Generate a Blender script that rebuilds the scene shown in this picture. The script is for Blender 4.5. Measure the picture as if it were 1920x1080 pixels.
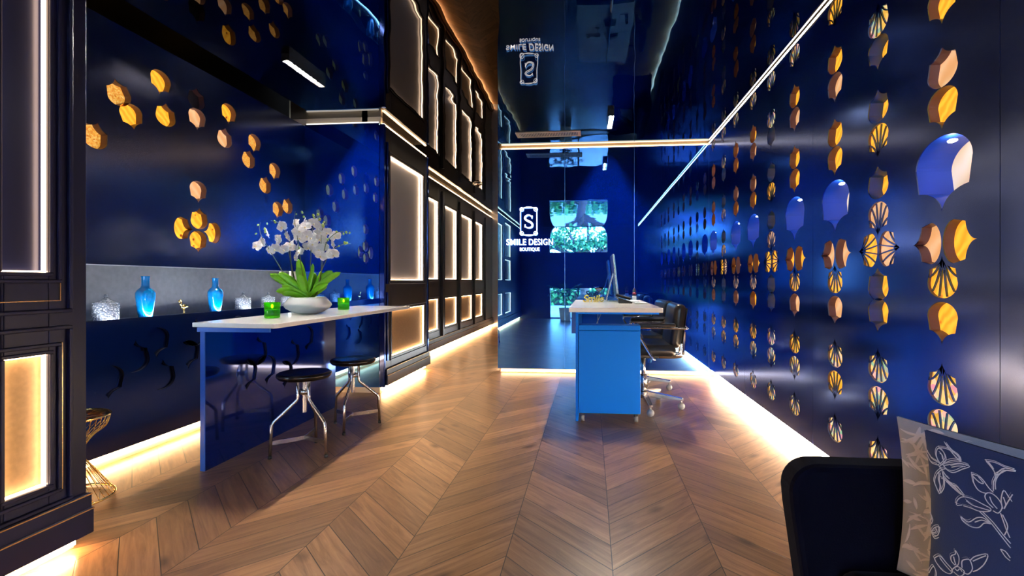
import bpy, math, random
from mathutils import Vector, Matrix
R = math.radians
random.seed(7)
for o in list(bpy.data.objects): bpy.data.objects.remove(o)
S = bpy.context.scene
COL = S.collection

# ------------------------------------------------------------------ camera, world, exposure
cam_d = bpy.data.cameras.new('camera'); cam = bpy.data.objects.new('camera', cam_d); COL.objects.link(cam)
cam_d.sensor_width = 36; cam_d.lens = 920/1920*36
cam_d.shift_x = -66.5/1920; cam_d.shift_y = -12/1920
cam_d.clip_start = .02
cam.location = (0, 0, .95); cam.rotation_euler = (R(90), 0, R(5))
S.camera = cam
S.view_settings.view_transform = 'Standard'; S.view_settings.look = 'None'
S.view_settings.gamma = 1; S.view_settings.use_curve_mapping = False
S.view_settings.exposure = .52
W = bpy.data.worlds.new('world'); S.world = W; W.use_nodes = True
wn = W.node_tree
sky = wn.nodes.new('ShaderNodeTexSky'); sky.sky_type = 'NISHITA'; sky.sun_disc = False
sky.sun_elevation = R(38); sky.sun_rotation = R(60)
wn.links.new(sky.outputs[0], wn.nodes['Background'].inputs[0])
wn.nodes['Background'].inputs[1].default_value = 4.0
DAY = 4.0
WARM = (1, .56, .24); WARMW = (1, .74, .5); COOL = (.86, .93, 1)
# emission strengths of the lamps, and of the glow painted into the inlays
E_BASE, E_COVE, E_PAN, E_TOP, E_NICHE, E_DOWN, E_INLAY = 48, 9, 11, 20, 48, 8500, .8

# ------------------------------------------------------------------ materials
def nt(name):
    m = bpy.data.materials.new(name); m.use_nodes = True
    return m, m.node_tree, m.node_tree.nodes['Principled BSDF']
def setp(b, **k):
    for a, v in k.items():
        s = b.inputs[a.replace('_', ' ')]
        s.default_value = v if not (isinstance(v, tuple) and len(v) == 3) else (*v, 1)
def noise(t, scale, detail=2, vec=None, stretch=None, rough=.5, src='Object'):
    n = t.nodes.new('ShaderNodeTexNoise'); n.inputs['Scale'].default_value = scale
    n.inputs['Detail'].default_value = detail; n.inputs['Roughness'].default_value = rough
    if vec is None:
        c = t.nodes.new('ShaderNodeTexCoord'); vec = c.outputs[src]
    if stretch:
        mp = t.nodes.new('ShaderNodeMapping'); mp.inputs['Scale'].default_value = stretch
        t.links.new(vec, mp.inputs[0]); vec = mp.outputs[0]
    t.links.new(vec, n.inputs['Vector']); return n
def bump(t, b, h, strength=.3, dist=.01):
    n = t.nodes.new('ShaderNodeBump'); n.inputs['Strength'].default_value = strength
    n.inputs['Distance'].default_value = dist
    t.links.new(h, n.inputs['Height']); t.links.new(n.outputs[0], b.inputs['Normal']); return n
def ramp(t, src, stops):
    n = t.nodes.new('ShaderNodeValToRGB'); e = n.color_ramp.elements
    while len(e) < len(stops): e.new(.5)
    for i, (p, c) in enumerate(stops): e[i].position = p; e[i].color = (*c, 1)
    t.links.new(src, n.inputs[0]); return n
def mat(name, col, rough=.5, metal=0, ns=0, nstr=.15, ndist=.003, stretch=None, var=0, vscale=6, **k):
    m, t, b = nt(name); setp(b, Base_Color=col, Roughness=rough, Metallic=metal, **k)
    if var:
        n = noise(t, vscale, 3, stretch=stretch)
        r = ramp(t, n.outputs[0], [(.3, tuple(c*(1-var) for c in col)), (.7, tuple(min(1, c*(1+var)) for c in col))])
        t.links.new(r.outputs[0], b.inputs['Base Color'])
    if ns:
        n = noise(t, ns, 3, stretch=stretch); bump(t, b, n.outputs[0], nstr, ndist)
    return m
def emis(name, col, s):
    m, t, b = nt(name); setp(b, Base_Color=(.8, .8, .8), Roughness=.5, Emission_Color=col, Emission_Strength=s); return m

M = {}
M['ceiling'] = mat('black_stretch_ceiling', (.056, .056, .062), .012, 1, ns=.8, nstr=.4, ndist=.022)
def lacquer(name, body, tint, fac, rough, ns, nstr, ndist, coat=.05):
    """tinted mirror-like lacquer over a coloured body"""
    m, t, b = nt(name); setp(b, Base_Color=body, Roughness=.5, Specular_IOR_Level=0.0)
    g = t.nodes.new('ShaderNodeBsdfGlossy'); g.inputs['Color'].default_value = (*tint, 1); g.inputs['Roughness'].default_value = rough
    mx = t.nodes.new('ShaderNodeMixShader'); mx.inputs[0].default_value = fac
    t.links.new(b.outputs[0], mx.inputs[1]); t.links.new(g.outputs[0], mx.inputs[2]); t.links.new(mx.outputs[0], t.nodes['Material Output'].inputs[0])
    n = noise(t, ns, 2); bn = bump(t, b, n.outputs[0], nstr, ndist); t.links.new(bn.outputs[0], g.inputs['Normal'])
    g2 = t.nodes.new('ShaderNodeBsdfGlossy'); g2.inputs['Color'].default_value = (1, 1, 1, 1); g2.inputs['Roughness'].default_value = rough
    t.links.new(bn.outputs[0], g2.inputs['Normal'])
    m2 = t.nodes.new('ShaderNodeMixShader'); m2.inputs[0].default_value = coat
    t.links.new(mx.outputs[0], m2.inputs[1]); t.links.new(g2.outputs[0], m2.inputs[2]); t.links.new(m2.outputs[0], t.nodes['Material Output'].inputs[0])
    return m
M['blue_mirror'] = lacquer('blue_mirror_glass', (.0, .010, .24), (.06, .40, .95), .55, .012, 1.0, .12, .008)
M['blue_gloss'] = lacquer('blue_gloss_panel', (.0, .006, .12), (.09, .2, .7), .42, .06, 1.6, .12, .006)
M['blue_satin'] = lacquer('blue_satin_metal', (.0, .004, .07), (.09, .22, .75), .42, .17, 2.2, .14, .006)
M['navy_satin'] = lacquer('navy_satin_metal', (.0, .003, .026), (.16, .2, .42), .24, .2, 2.0, .12, .006, .04)
M['navy_paint'] = mat('navy_painted_wood', (.006, .007, .036), .4, 0, ns=30, nstr=.05, ndist=.002, Specular_IOR_Level=.3)
M['char_paint'] = mat('charcoal_painted_wood', (.017, .018, .028), .3, 0, ns=30, nstr=.05, ndist=.002, Coat_Weight=.4, Coat_Roughness=.2)
M['panel_grey'] = mat('satin_grey_panel', (.42, .42, .46), .28, .4, ns=60, nstr=.03, ndist=.001)
M['panel_navy'] = mat('satin_navy_panel', (.004, .007, .04), .3, .3, ns=60, nstr=.03, ndist=.001)
M['panel_tan'] = mat('tan_fabric_panel', (.40, .25, .11), .6, 0, ns=160, nstr=.2, ndist=.001, var=.1, vscale=60)
M['brass'] = mat('brass_trim', (.85, .55, .25), .25, 1)
M['gold'] = mat('polished_gold', (.95, .66, .22), .16, 1)
M['cream'] = mat('cream_plaster', (.72, .6, .45), .6)
M['grey_niche'] = mat('grey_niche_back', (.19, .195, .215), .55, 0, ns=90, nstr=.15, ndist=.001, var=.1, vscale=30)
M['steel'] = mat('brushed_steel', (.72, .70, .68), .22, 1)
M['chrome'] = mat('chrome', (.8, .8, .82), .07, 1)
M['blackmetal'] = mat('black_hammered_metal', (.035, .033, .032), .22, .9, ns=60, nstr=.12, ndist=.002)
M['quartz'] = mat('white_quartz', (.84, .82, .78), .14, 0, Specular_IOR_Level=.35, var=.05, vscale=14)
M['blue_desk'] = mat('bright_blue_laminate', (.0, .185, .86), .4, 0, ns=120, nstr=.06, ndist=.001, Specular_IOR_Level=.2)
M['blue_edge'] = mat('blue_painted_edge', (.01, .10, .5), .3)
M['leather'] = mat('black_leather', (.010, .010, .012), .32, 0, ns=140, nstr=.25, ndist=.001, Coat_Weight=.1, Coat_Roughness=.25)
M['velvet'] = mat('navy_velvet', (.001, .002, .009), .95, 0, ns=300, nstr=.3, ndist=.001, Sheen_Weight=.04, Sheen_Roughness=.4, Specular_IOR_Level=.1)
M['white_ceramic'] = mat('white_glazed_ceramic', (.8, .8, .8), .07)
M['leafm'] = mat('orchid_leaf', (.20, .55, .015), .35, 0, var=.25, vscale=14, Subsurface_Weight=0.0)
M['petal'] = mat('white_orchid_petal', (.95, .94, .93), .55)
M['lip'] = mat('orchid_lip', (.85, .75, .45), .5)
M['bud'] = mat('green_bud', (.45, .62, .12), .5)
M['stem'] = mat('orchid_stem', (.10, .13, .03), .5)
M['silver'] = mat('silver_aluminium', (.75, .76, .78), .25, .9)
M['white'] = mat('white_plastic', (.75, .75, .75), .35)
M['rubber'] = mat('dark_rubber', (.02, .02, .022), .5)
M['greycaster'] = mat('grey_caster', (.30, .31, .34), .35)
M['wax'] = mat('candle_wax', (.08, .5, .03), .4, Emission_Color=(.25, .6, .02), Emission_Strength=.06)  # faint glow put into the wax as emission to brighten the candle
M['flame'] = emis('flame', (1, .6, .15), 14)
M['led_warm'] = emis('led_warm', WARM, E_BASE)
M['led_soft'] = emis('led_soft', (1, .62, .3), 22)
M['led_base_white'] = emis('led_base_white', (1, .78, .55), 80)
M['led_cove'] = emis('led_cove', (1, .62, .32), E_COVE)
M['led_panel'] = emis('led_panel', (1, .66, .40), E_PAN)
M['led_white'] = emis('led_white', (1, .93, .84), E_TOP)
M['led_niche'] = emis('led_niche', COOL, E_NICHE)
M['led_down'] = emis('led_down', (1, .88, .72), E_DOWN)
M['sign_white'] = emis('sign_white', (1, .93, .9), 2.2)
M['screen'] = emis('screen', (.05, .55, .9), 1.0)
def glassy(name, col, rough=0.0, ior=1.45, bumpy=0):
    m, t, b = nt(name); setp(b, Base_Color=col, Roughness=rough, IOR=ior, Transmission_Weight=1.0)
    if bumpy:
        v = t.nodes.new('ShaderNodeTexVoronoi'); v.inputs['Scale'].default_value = bumpy
        c = t.nodes.new('ShaderNodeTexCoord'); t.links.new(c.outputs['Object'], v.inputs['Vector'])
        bump(t, b, v.outputs['Distance'], .6, .004)
    return m
def thin_glass(name, tint, body, fac=.12):
    m, t, b = nt(name); setp(b, Base_Color=body, Roughness=.03, Coat_Weight=1.0)
    tr_ = t.nodes.new('ShaderNodeBsdfTransparent'); tr_.inputs[0].default_value = (*tint, 1)
    mx = t.nodes.new('ShaderNodeMixShader'); mx.inputs[0].default_value = fac
    t.links.new(tr_.outputs[0], mx.inputs[1]); t.links.new(b.outputs[0], mx.inputs[2]); t.links.new(mx.outputs[0], t.nodes['Material Output'].inputs[0])
    return m
M['green_glass'] = thin_glass('green_glass', (.35, .9, .12), (.1, .5, .02), .3)
M['blue_glass'] = mat('blue_glazed_glass', (.0, .22, .62), .05, 0, Coat_Weight=1.0)
M['pane'] = glassy('window_pane', (1, 1, 1), 0, 1.02)
M['crystal'] = thin_glass('cut_crystal', (.9, .93, 1), (.85, .88, .95), .72)
def facets(m, sc):
    t = m.node_tree; b = t.nodes['Principled BSDF']; v = t.nodes.new('ShaderNodeTexVoronoi'); v.inputs['Scale'].default_value = sc
    c = t.nodes.new('ShaderNodeTexCoord'); t.links.new(c.outputs['Object'], v.inputs['Vector']); bump(t, b, v.outputs['Distance'], 1, .01)
    r = ramp(t, v.outputs['Distance'], [(.1, (.95, .97, 1)), (.5, (.25, .28, .34))]); t.links.new(r.outputs[0], b.inputs['Base Color'])
facets(M['crystal'], 105)
M['tree_leaf'] = mat('tree_leaf', (.05, .22, .05), .6, 0, var=.4, vscale=4)
M['bark'] = mat('bark', (.09, .06, .045), .8, 0, ns=20, nstr=.6, ndist=.02)
M['pave'] = mat('street_paving', (.45, .46, .47), .8, 0, var=.15, vscale=3)
M['dark_wall'] = mat('dark_rear_wall', (.012, .013, .02), .5)
M['frame_dark'] = mat('dark_window_frame', (.02, .02, .025), .4)
M['linen'] = None

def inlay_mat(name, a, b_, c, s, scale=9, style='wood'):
    """inlay glow painted in as emission, no lamp behind: wood rings or stained glass colours"""
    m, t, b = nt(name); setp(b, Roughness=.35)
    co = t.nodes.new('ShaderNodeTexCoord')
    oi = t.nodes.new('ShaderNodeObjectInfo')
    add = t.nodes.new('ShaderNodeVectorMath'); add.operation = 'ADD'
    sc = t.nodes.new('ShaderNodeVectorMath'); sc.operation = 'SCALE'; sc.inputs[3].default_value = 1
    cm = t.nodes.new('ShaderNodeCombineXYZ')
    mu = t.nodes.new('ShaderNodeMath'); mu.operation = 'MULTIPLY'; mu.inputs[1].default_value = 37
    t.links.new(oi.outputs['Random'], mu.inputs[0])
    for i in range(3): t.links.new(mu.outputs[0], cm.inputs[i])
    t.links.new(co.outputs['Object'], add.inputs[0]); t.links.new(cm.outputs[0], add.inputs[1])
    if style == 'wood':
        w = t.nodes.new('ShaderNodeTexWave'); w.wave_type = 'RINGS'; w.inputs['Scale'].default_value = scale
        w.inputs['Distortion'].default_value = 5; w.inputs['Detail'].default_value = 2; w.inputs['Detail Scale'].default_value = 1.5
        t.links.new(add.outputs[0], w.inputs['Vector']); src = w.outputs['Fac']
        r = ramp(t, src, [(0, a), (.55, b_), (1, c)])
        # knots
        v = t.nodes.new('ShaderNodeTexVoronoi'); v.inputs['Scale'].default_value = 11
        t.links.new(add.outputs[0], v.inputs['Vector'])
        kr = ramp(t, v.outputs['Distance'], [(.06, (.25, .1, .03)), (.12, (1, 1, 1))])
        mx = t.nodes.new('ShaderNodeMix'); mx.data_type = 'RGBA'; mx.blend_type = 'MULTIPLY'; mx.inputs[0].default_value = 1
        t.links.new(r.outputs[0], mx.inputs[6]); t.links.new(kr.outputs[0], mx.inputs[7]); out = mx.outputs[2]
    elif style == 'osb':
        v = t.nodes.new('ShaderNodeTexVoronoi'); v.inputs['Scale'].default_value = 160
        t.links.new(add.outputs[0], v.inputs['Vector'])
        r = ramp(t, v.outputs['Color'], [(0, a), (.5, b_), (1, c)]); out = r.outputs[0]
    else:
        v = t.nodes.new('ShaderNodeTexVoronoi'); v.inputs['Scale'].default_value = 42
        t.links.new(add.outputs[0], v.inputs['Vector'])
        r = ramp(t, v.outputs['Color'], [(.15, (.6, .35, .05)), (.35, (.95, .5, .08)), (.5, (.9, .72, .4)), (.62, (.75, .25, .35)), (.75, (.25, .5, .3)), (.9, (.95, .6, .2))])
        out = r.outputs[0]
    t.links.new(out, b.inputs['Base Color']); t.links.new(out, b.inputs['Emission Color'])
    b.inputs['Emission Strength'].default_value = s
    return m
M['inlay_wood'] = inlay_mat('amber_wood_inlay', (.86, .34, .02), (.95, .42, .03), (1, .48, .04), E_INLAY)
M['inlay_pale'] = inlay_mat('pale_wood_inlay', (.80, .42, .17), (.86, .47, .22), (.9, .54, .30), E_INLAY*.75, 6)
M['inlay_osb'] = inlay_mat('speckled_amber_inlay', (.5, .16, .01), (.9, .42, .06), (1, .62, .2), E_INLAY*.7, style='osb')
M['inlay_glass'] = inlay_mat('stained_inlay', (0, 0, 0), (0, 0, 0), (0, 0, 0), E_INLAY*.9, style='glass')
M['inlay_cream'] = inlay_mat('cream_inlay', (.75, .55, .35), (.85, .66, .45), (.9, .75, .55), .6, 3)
M['reveal_brown'] = mat('wood_reveal', (.15, .075, .10), .4)
M['reveal_blue'] = mat('blue_reveal', (.01, .07, .45), .3, .1)
M['blue_glow'] = mat('blue_lamp_niche', (.012, .09, .68), .35)
M['grille'] = mat('black_grille', (.008, .008, .02), .4)

def oak():
    m, t, b = nt('oak_chevron')
    def N(op, a, c=None, d=None):
        n = t.nodes.new('ShaderNodeMath'); n.operation = op
        for i, v in enumerate((a, c, d)):
            if v is None: continue
            if isinstance(v, (int, float)): n.inputs[i].default_value = v
            else: t.links.new(v, n.inputs[i])
        return n.outputs[0]
    g = t.nodes.new('ShaderNodeNewGeometry'); sp = t.nodes.new('ShaderNodeSeparateXYZ')
    t.links.new(g.outputs['Position'], sp.inputs[0]); x, y = sp.outputs[0], sp.outputs[1]
    P = .3635; Wd = .1545
    zone = N('MULTIPLY', N('GREATER_THAN', y, 3.22), N('GREATER_THAN', x, .08))
    c = N('DIVIDE', N('SUBTRACT', x, .073), P); cf = N('FLOOR', c); fr = N('SUBTRACT', c, cf)
    par = N('ABSOLUTE', N('MODULO', cf, 2.0))
    par = N('ABSOLUTE', N('SUBTRACT', par, zone))
    tt = N('ADD', N('MULTIPLY', fr, N('SUBTRACT', 1, N('MULTIPLY', par, 2))), par)
    q = N('DIVIDE', N('SUBTRACT', N('SUBTRACT', y, 1.625), N('MULTIPLY', tt, P)), Wd)
    qf = N('FLOOR', q); qr = N('SUBTRACT', q, qf)
    dq = N('MULTIPLY', N('MINIMUM', qr, N('SUBTRACT', 1, qr)), Wd*.707)
    dc = N('MULTIPLY', N('MINIMUM', fr, N('SUBTRACT', 1, fr)), P)
    dl = N('MULTIPLY', N('ABSOLUTE', N('SUBTRACT', y, 3.22)), 1.0)
    dl = N('ADD', dl, N('MULTIPLY', N('LESS_THAN', x, .08), 1))
    dm = N('MINIMUM', N('MINIMUM', dq, dc), dl)
    gap = t.nodes.new('ShaderNodeMapRange'); gap.inputs[1].default_value = .0006; gap.inputs[2].default_value = .0022
    t.links.new(dm, gap.inputs[0])
    cid = t.nodes.new('ShaderNodeCombineXYZ'); t.links.new(cf, cid.inputs[0]); t.links.new(qf, cid.inputs[1]); t.links.new(zone, cid.inputs[2])
    wnz = t.nodes.new('ShaderNodeTexWhiteNoise'); t.links.new(cid.outputs[0], wnz.inputs['Vector'])
    rnd = wnz.outputs['Value']
    s_ = N('SUBTRACT', 1, N('MULTIPLY', par, 2))
    u = N('MULTIPLY', N('ADD', x, N('MULTIPLY', s_, y)), .707)
    w = N('MULTIPLY', N('SUBTRACT', y, N('MULTIPLY', s_, x)), .707)
    gv = t.nodes.new('ShaderNodeCombineXYZ')
    t.links.new(N('MULTIPLY', u, 2.2), gv.inputs[0]); t.links.new(N('MULTIPLY', w, 26), gv.inputs[1]); t.links.new(N('MULTIPLY', rnd, 50), gv.inputs[2])
    gr = noise(t, 1.6, 6, vec=gv.outputs[0], rough=.65)
    gr.inputs['Distortion'].default_value = .8
    kv = t.nodes.new('ShaderNodeCombineXYZ')
    t.links.new(N('MULTIPLY', u, 3.2), kv.inputs[0]); t.links.new(N('MULTIPLY', w, 7), kv.inputs[1]); t.links.new(N('MULTIPLY', rnd, 9), kv.inputs[2])
    vo = t.nodes.new('ShaderNodeTexVoronoi'); vo.inputs['Scale'].default_value = 1.0; t.links.new(kv.outputs[0], vo.inputs['Vector'])
    kn = ramp(t, vo.outputs['Distance'], [(.05, (.22, .16, .12)), (.2, (1, 1, 1))])
    r1 = ramp(t, gr.outputs[0], [(.25, (.17, .070, .022)), (.5, (.33, .155, .055)), (.75, (.47, .245, .095))])
    tone = N('ADD', N('MULTIPLY', rnd, .55), .72)
    hs = t.nodes.new('ShaderNodeHueSaturation'); t.links.new(r1.outputs[0], hs.inputs['Color']); t.links.new(tone, hs.inputs['Value'])
    hs.inputs['Saturation'].default_value = .95
    mk = t.nodes.new('ShaderNodeMix'); mk.data_type = 'RGBA'; mk.blend_type = 'MULTIPLY'; mk.inputs[0].default_value = .8
    t.links.new(hs.outputs[0], mk.inputs[6]); t.links.new(kn.outputs[0], mk.inputs[7])
    mg = t.nodes.new('ShaderNodeMix'); mg.data_type = 'RGBA'; mg.inputs[6].default_value = (.012, .006, .003, 1)
    t.links.new(gap.outputs[0], mg.inputs[0]); t.links.new(mk.outputs[2], mg.inputs[7])
    t.links.new(mg.outputs[2], b.inputs['Base Color'])
    t.links.new(N('ADD', N('MULTIPLY', gr.outputs[0], .16), .24), b.inputs['Roughness'])
    h = N('ADD', N('MULTIPLY', gr.outputs[0], .12), gap.outputs[0])
    bump(t, b, h, .16, .0012)
    setp(b, Specular_IOR_Level=.6)
    return m
M['oak'] = oak()

def linen():
    m, t, b = nt('grey_leaf_print_linen'); setp(b, Roughness=.85, Sheen_Weight=.2)
    n0 = noise(t, 14, 3)
    r = ramp(t, n0.outputs[0], [(.3, (.28, .32, .41)), (.7, (.36, .40, .51))])
    t.links.new(r.outputs[0], b.inputs['Base Color'])
    n = noise(t, 500, 1); bump(t, b, n.outputs[0], .3, .001)
    return m
M['linen'] = linen()
M['navy_cotton'] = mat('navy_cotton', (.004, .026, .13), .85, 0, ns=600, nstr=.3, ndist=.001, Sheen_Weight=.15)
M['thread'] = mat('pale_embroidery', (.62, .66, .78), .7)

# ------------------------------------------------------------------ mesh helpers
class MB:
    def __init__(s): s.v = []; s.f = []; s.sm = []
    def add(s, vs, fs, smooth=False):
        k = len(s.v); s.v += [tuple(v) for v in vs]; s.f += [tuple(i+k for i in f) for f in fs]; s.sm += [smooth]*len(fs); return s
    def box(s, x0, x1, y0, y1, z0, z1):
        return s.add([(x, y, z) for x in (x0, x1) for y in (y0, y1) for z in (z0, z1)],
                     [(0, 1, 3, 2), (4, 6, 7, 5), (0, 4, 5, 1), (2, 3, 7, 6), (0, 2, 6, 4), (1, 5, 7, 3)])
    def rbox(s, c, size, r, seg=3, rot=None):
        """rounded box"""
        n = seg; vs = []; fs = []; hx, hy, hz = [max(d/2-r, 0) for d in size]
        U = 4*(n+1); V = 2*(n+1)
        for j in range(V):
            ph = -math.pi/2 + math.pi/2*(j % (n+1))/n + (0 if j <= n else math.pi/2)
            zz = r*math.sin(ph) + (hz if j > n else -hz)
            for i in range(U):
                q = i//(n+1); th = math.pi/2*q + math.pi/2*(i % (n+1))/n
                sx = 1 if q in (0, 3) else -1; sy = 1 if q in (0, 1) else -1
                p = Vector((sx*hx + r*math.cos(ph)*math.cos(th), sy*hy + r*math.cos(ph)*math.sin(th), zz))
                if rot: p = rot @ p
                vs.append(p + Vector(c))
        for j in range(V-1):
            for i in range(U): fs.append((j*U+i, j*U+(i+1) % U, (j+1)*U+(i+1) % U, (j+1)*U+i))
        fs.append(tuple(range(U))[::-1]); fs.append(tuple((V-1)*U+i for i in range(U)))
        return s.add(vs, fs, True)
    def tube(s, pts, r, n=10, closed=False, caps=True, squash=None):
        pts = [Vector(p) for p in pts]; L = len(pts); rs = r if isinstance(r, (list, tuple)) else [r]*L
        vs = []; up = None
        for i, p in enumerate(pts):
            a = pts[(i-1) % L] if (closed or i > 0) else p; b = pts[(i+1) % L] if (closed or i < L-1) else p
            t = (b-a).normalized()
            if up is None:
                up = Vector((0, 0, 1)) if abs(t.z) < .9 else Vector((1, 0, 0))
            u = (up - t*up.dot(t)).normalized(); w = t.cross(u); up = u
            for k in range(n):
                an = 2*math.pi*k/n
                vs.append(p + (u*math.cos(an)*(squash or 1) + w*math.sin(an))*rs[i])
        fs = []
        for i in range(L if closed else L-1):
            for k in range(n):
                fs.append((i*n+k, i*n+(k+1) % n, ((i+1) % L)*n+(k+1) % n, ((i+1) % L)*n+k))
        if caps and not closed: fs.append(tuple(range(n))[::-1]); fs.append(tuple((L-1)*n+k for k in range(n)))
        return s.add(vs, fs, True)
    def lathe(s, prof, c=(0, 0, 0), n=32, cap=True):
        vs = []; fs = []; c = Vector(c)
        for r, z in prof:
            for k in range(n):
                a = 2*math.pi*k/n; vs.append(c + Vector((r*math.cos(a), r*math.sin(a), z)))
        for i in range(len(prof)-1):
            for k in range(n): fs.append((i*n+k, i*n+(k+1) % n, (i+1)*n+(k+1) % n, (i+1)*n+k))
        if cap: fs.append(tuple(range(n))[::-1]); fs.append(tuple((len(prof)-1)*n+k for k in range(n)))
        return s.add(vs, fs, True)
    def ball(s, c, r, n=12, sc=(1, 1, 1), rot=None):
        vs = []; fs = []; m = n//2; c = Vector(c)
        for j in range(1, m):
            for k in range(n):
                a = 2*math.pi*k/n; b = math.pi*j/m
                p = Vector((r*math.sin(b)*math.cos(a)*sc[0], r*math.sin(b)*math.sin(a)*sc[1], r*math.cos(b)*sc[2]))
                vs.append(c + (rot @ p if rot else p))
        t0 = Vector((0, 0, r*sc[2])); vs.append(c + (rot @ t0 if rot else t0)); vs.append(c - (rot @ t0 if rot else t0))
        for j in range(m-2):
            for k in range(n): fs.append((j*n+k, (j+1)*n+k, (j+1)*n+(k+1) % n, j*n+(k+1) % n))
        T = len(vs)-2
        for k in range(n): fs.append((T, k, (k+1) % n)); fs.append((T+1, (m-2)*n+(k+1) % n, (m-2)*n+k))
        return s.add(vs, fs, True)
    def prism(s, poly, f, lo, hi):
        """poly: 2D points; f(p,q,d) -> 3D"""
        n = len(poly)
        vs = [f(p, q, lo) for p, q in poly] + [f(p, q, hi) for p, q in poly]
        fs = [tuple(range(n))[::-1], tuple(range(n, 2*n))] + [(i, (i+1) % n, n+(i+1) % n, n+i) for i in range(n)]
        return s.add(vs, fs)
    def build(s, name, m, parent=None, bevel=0, subsurf=0, autosmooth=True):
        me = bpy.data.meshes.new(name); me.from_pydata(s.v, [], s.f); me.validate()
        for p, q in zip(me.polygons, s.sm): p.use_smooth = q
        me.materials.append(M[m] if isinstance(m, str) else m)
        o = bpy.data.objects.new(name, me); COL.objects.link(o)
        if parent: o.parent = parent; o.matrix_parent_inverse = Matrix()
        if bevel:
            b = o.modifiers.new('bevel', 'BEVEL'); b.width = bevel; b.segments = 2; b.limit_method = 'ANGLE'; b.angle_limit = R(40)
        if subsurf:
            b = o.modifiers.new('sub', 'SUBSURF'); b.levels = subsurf; b.render_levels = subsurf
        import bmesh
        bm = bmesh.new(); bm.from_mesh(me); bmesh.ops.recalc_face_normals(bm, faces=bm.faces); bm.to_mesh(me); bm.free()
        return o
def smooth_path(pts, k=5, closed=False):
    P = [Vector(p) for p in pts]; out = []; n = len(P)
    rng = range(n) if closed else range(n-1)
    for i in rng:
        p0 = P[(i-1) % n] if (closed or i > 0) else P[i]; p1 = P[i]; p2 = P[(i+1) % n]; p3 = P[(i+2) % n] if (closed or i < n-2) else P[i+1]
        for j in range(k):
            t = j/k
            out.append(.5*((2*p1)+(-p0+p2)*t+(2*p0-5*p1+4*p2-p3)*t*t+(-p0+3*p1-3*p2+p3)*t**3))
    if not closed: out.append(P[-1])
    return out
def tag(o, label=None, cat=None, group=None, kind=None):
    if label: o['label'] = label
    if cat: o['category'] = cat
    if group: o['group'] = group
    if kind: o['kind'] = kind
    return o
def struct(o): o['kind'] = 'structure'; return o
def thing(name, loc, label, cat, group=None, rz=0):
    o = bpy.data.objects.new(name, None); COL.objects.link(o); o.location = loc; o.rotation_euler = (0, 0, rz)
    return tag(o, label, cat, group)
def kids(o): return [c for c in bpy.data.objects if c.parent == o]
def copy_tree(o, parent=None):
    c = o.copy(); COL.objects.link(c); c.parent = parent
    for ch in kids(o): copy_tree(ch, c)
    return c

# ------------------------------------------------------------------ setting: floor, ceiling
XR, YB, XL, ZC = 1.19, 5.07, -2.45, 2.362
struct(MB().box(-3.2, 1.6, -2.6, 11.0, -.06, 0).build('floor', 'oak'))
struct(MB().box(-3.2, 1.6, -2.6, 11.0, ZC, ZC+.05).build('ceiling', 'ceiling'))

# scale shaped cut-out: p across, q along its axis (tip at -q)
def scale_poly(W_=.145, L=.148, n=10, tip=True):
    h = W_/2; top = L/2; rt = .35*L; ct = .32*L
    pts = []
    for i in range(n*2+1):                 # dome, left to right
        a = math.pi - math.pi*i/(2*n); pts.append((h*math.cos(a), top-rt+rt*math.sin(a)))
    for i in range(1, n+1):                # right concave flank to the tip
        a = math.pi/2*(1-i/n)              # quarter ellipse centred below the corner
        pts.append((h-h*math.cos(a), -L/2+ct*math.sin(a)))
    for i in range(n-1, 0, -1):
        a = math.pi/2*(1-i/n); pts.append((-(h-h*math.cos(a)), -L/2+ct*math.sin(a)))
    return pts
def orient(pts, o):
    if o == 'up': return pts               # dome up, tip down
    if o == 'down': return [(-p, -q) for p, q in pts]
    if o == 'left': return [(-q, p) for p, q in pts]     # dome towards -p, tip towards +p
    if o == 'right': return [(q, -p) for p, q in pts]
def rot2(pts, a):
    c, s = math.cos(a), math.sin(a); return [(p*c-q*s, p*s+q*c) for p, q in pts]

def in_poly(x, y, P):
    c = False; n = len(P)
    for i in range(n):
        x1, y1 = P[i]; x2, y2 = P[i-1]
        if (y1 > y) != (y2 > y) and x < (x2-x1)*(y-y1)/(y2-y1)+x1: c = not c
    return c
def panel_with_holes(name, x, y0, y1, z0, z1, holes, thick, side, m, parent=None):
    """sheet in the plane X=x with real holes; side=+1: its body lies towards +X"""
    from mathutils.geometry import delaunay_2d_cdt
    V = []; E = []
    def loop(pts):
        k = len(V); V.extend(Vector(p) for p in pts); n = len(pts); E.extend((k+i, k+(i+1) % n) for i in range(n))
    loop([(y0, z0), (y1, z0), (y1, z1), (y0, z1)])
    for h in holes: loop(h)
    vo, eo, fo_, _, _, _ = delaunay_2d_cdt(V, E, [], 0, 1e-6)
    bb = [(min(p[0] for p in h), max(p[0] for p in h), min(p[1] for p in h), max(p[1] for p in h), h) for h in holes]
    fs = []
    for f in fo_:
        cx = sum(vo[i].x for i in f)/3; cy = sum(vo[i].y for i in f)/3
        if any(b[0] < cx < b[1] and b[2] < cy < b[3] and in_poly(cx, cy, b[4]) for b in bb): continue
        fs.append(tuple(f) if side < 0 else tuple(f)[::-1])
    me = bpy.data.meshes.new(name); me.from_pydata([(x, v.x, v.y) for v in vo], [], fs); me.materials.append(M[m])
    o = bpy.data.objects.new(name, me); COL.objects.link(o)
    so = o.modifiers.new('t', 'SOLIDIFY'); so.thickness = thick; so.offset = -1
    if parent: o.parent = parent
    return o

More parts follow.
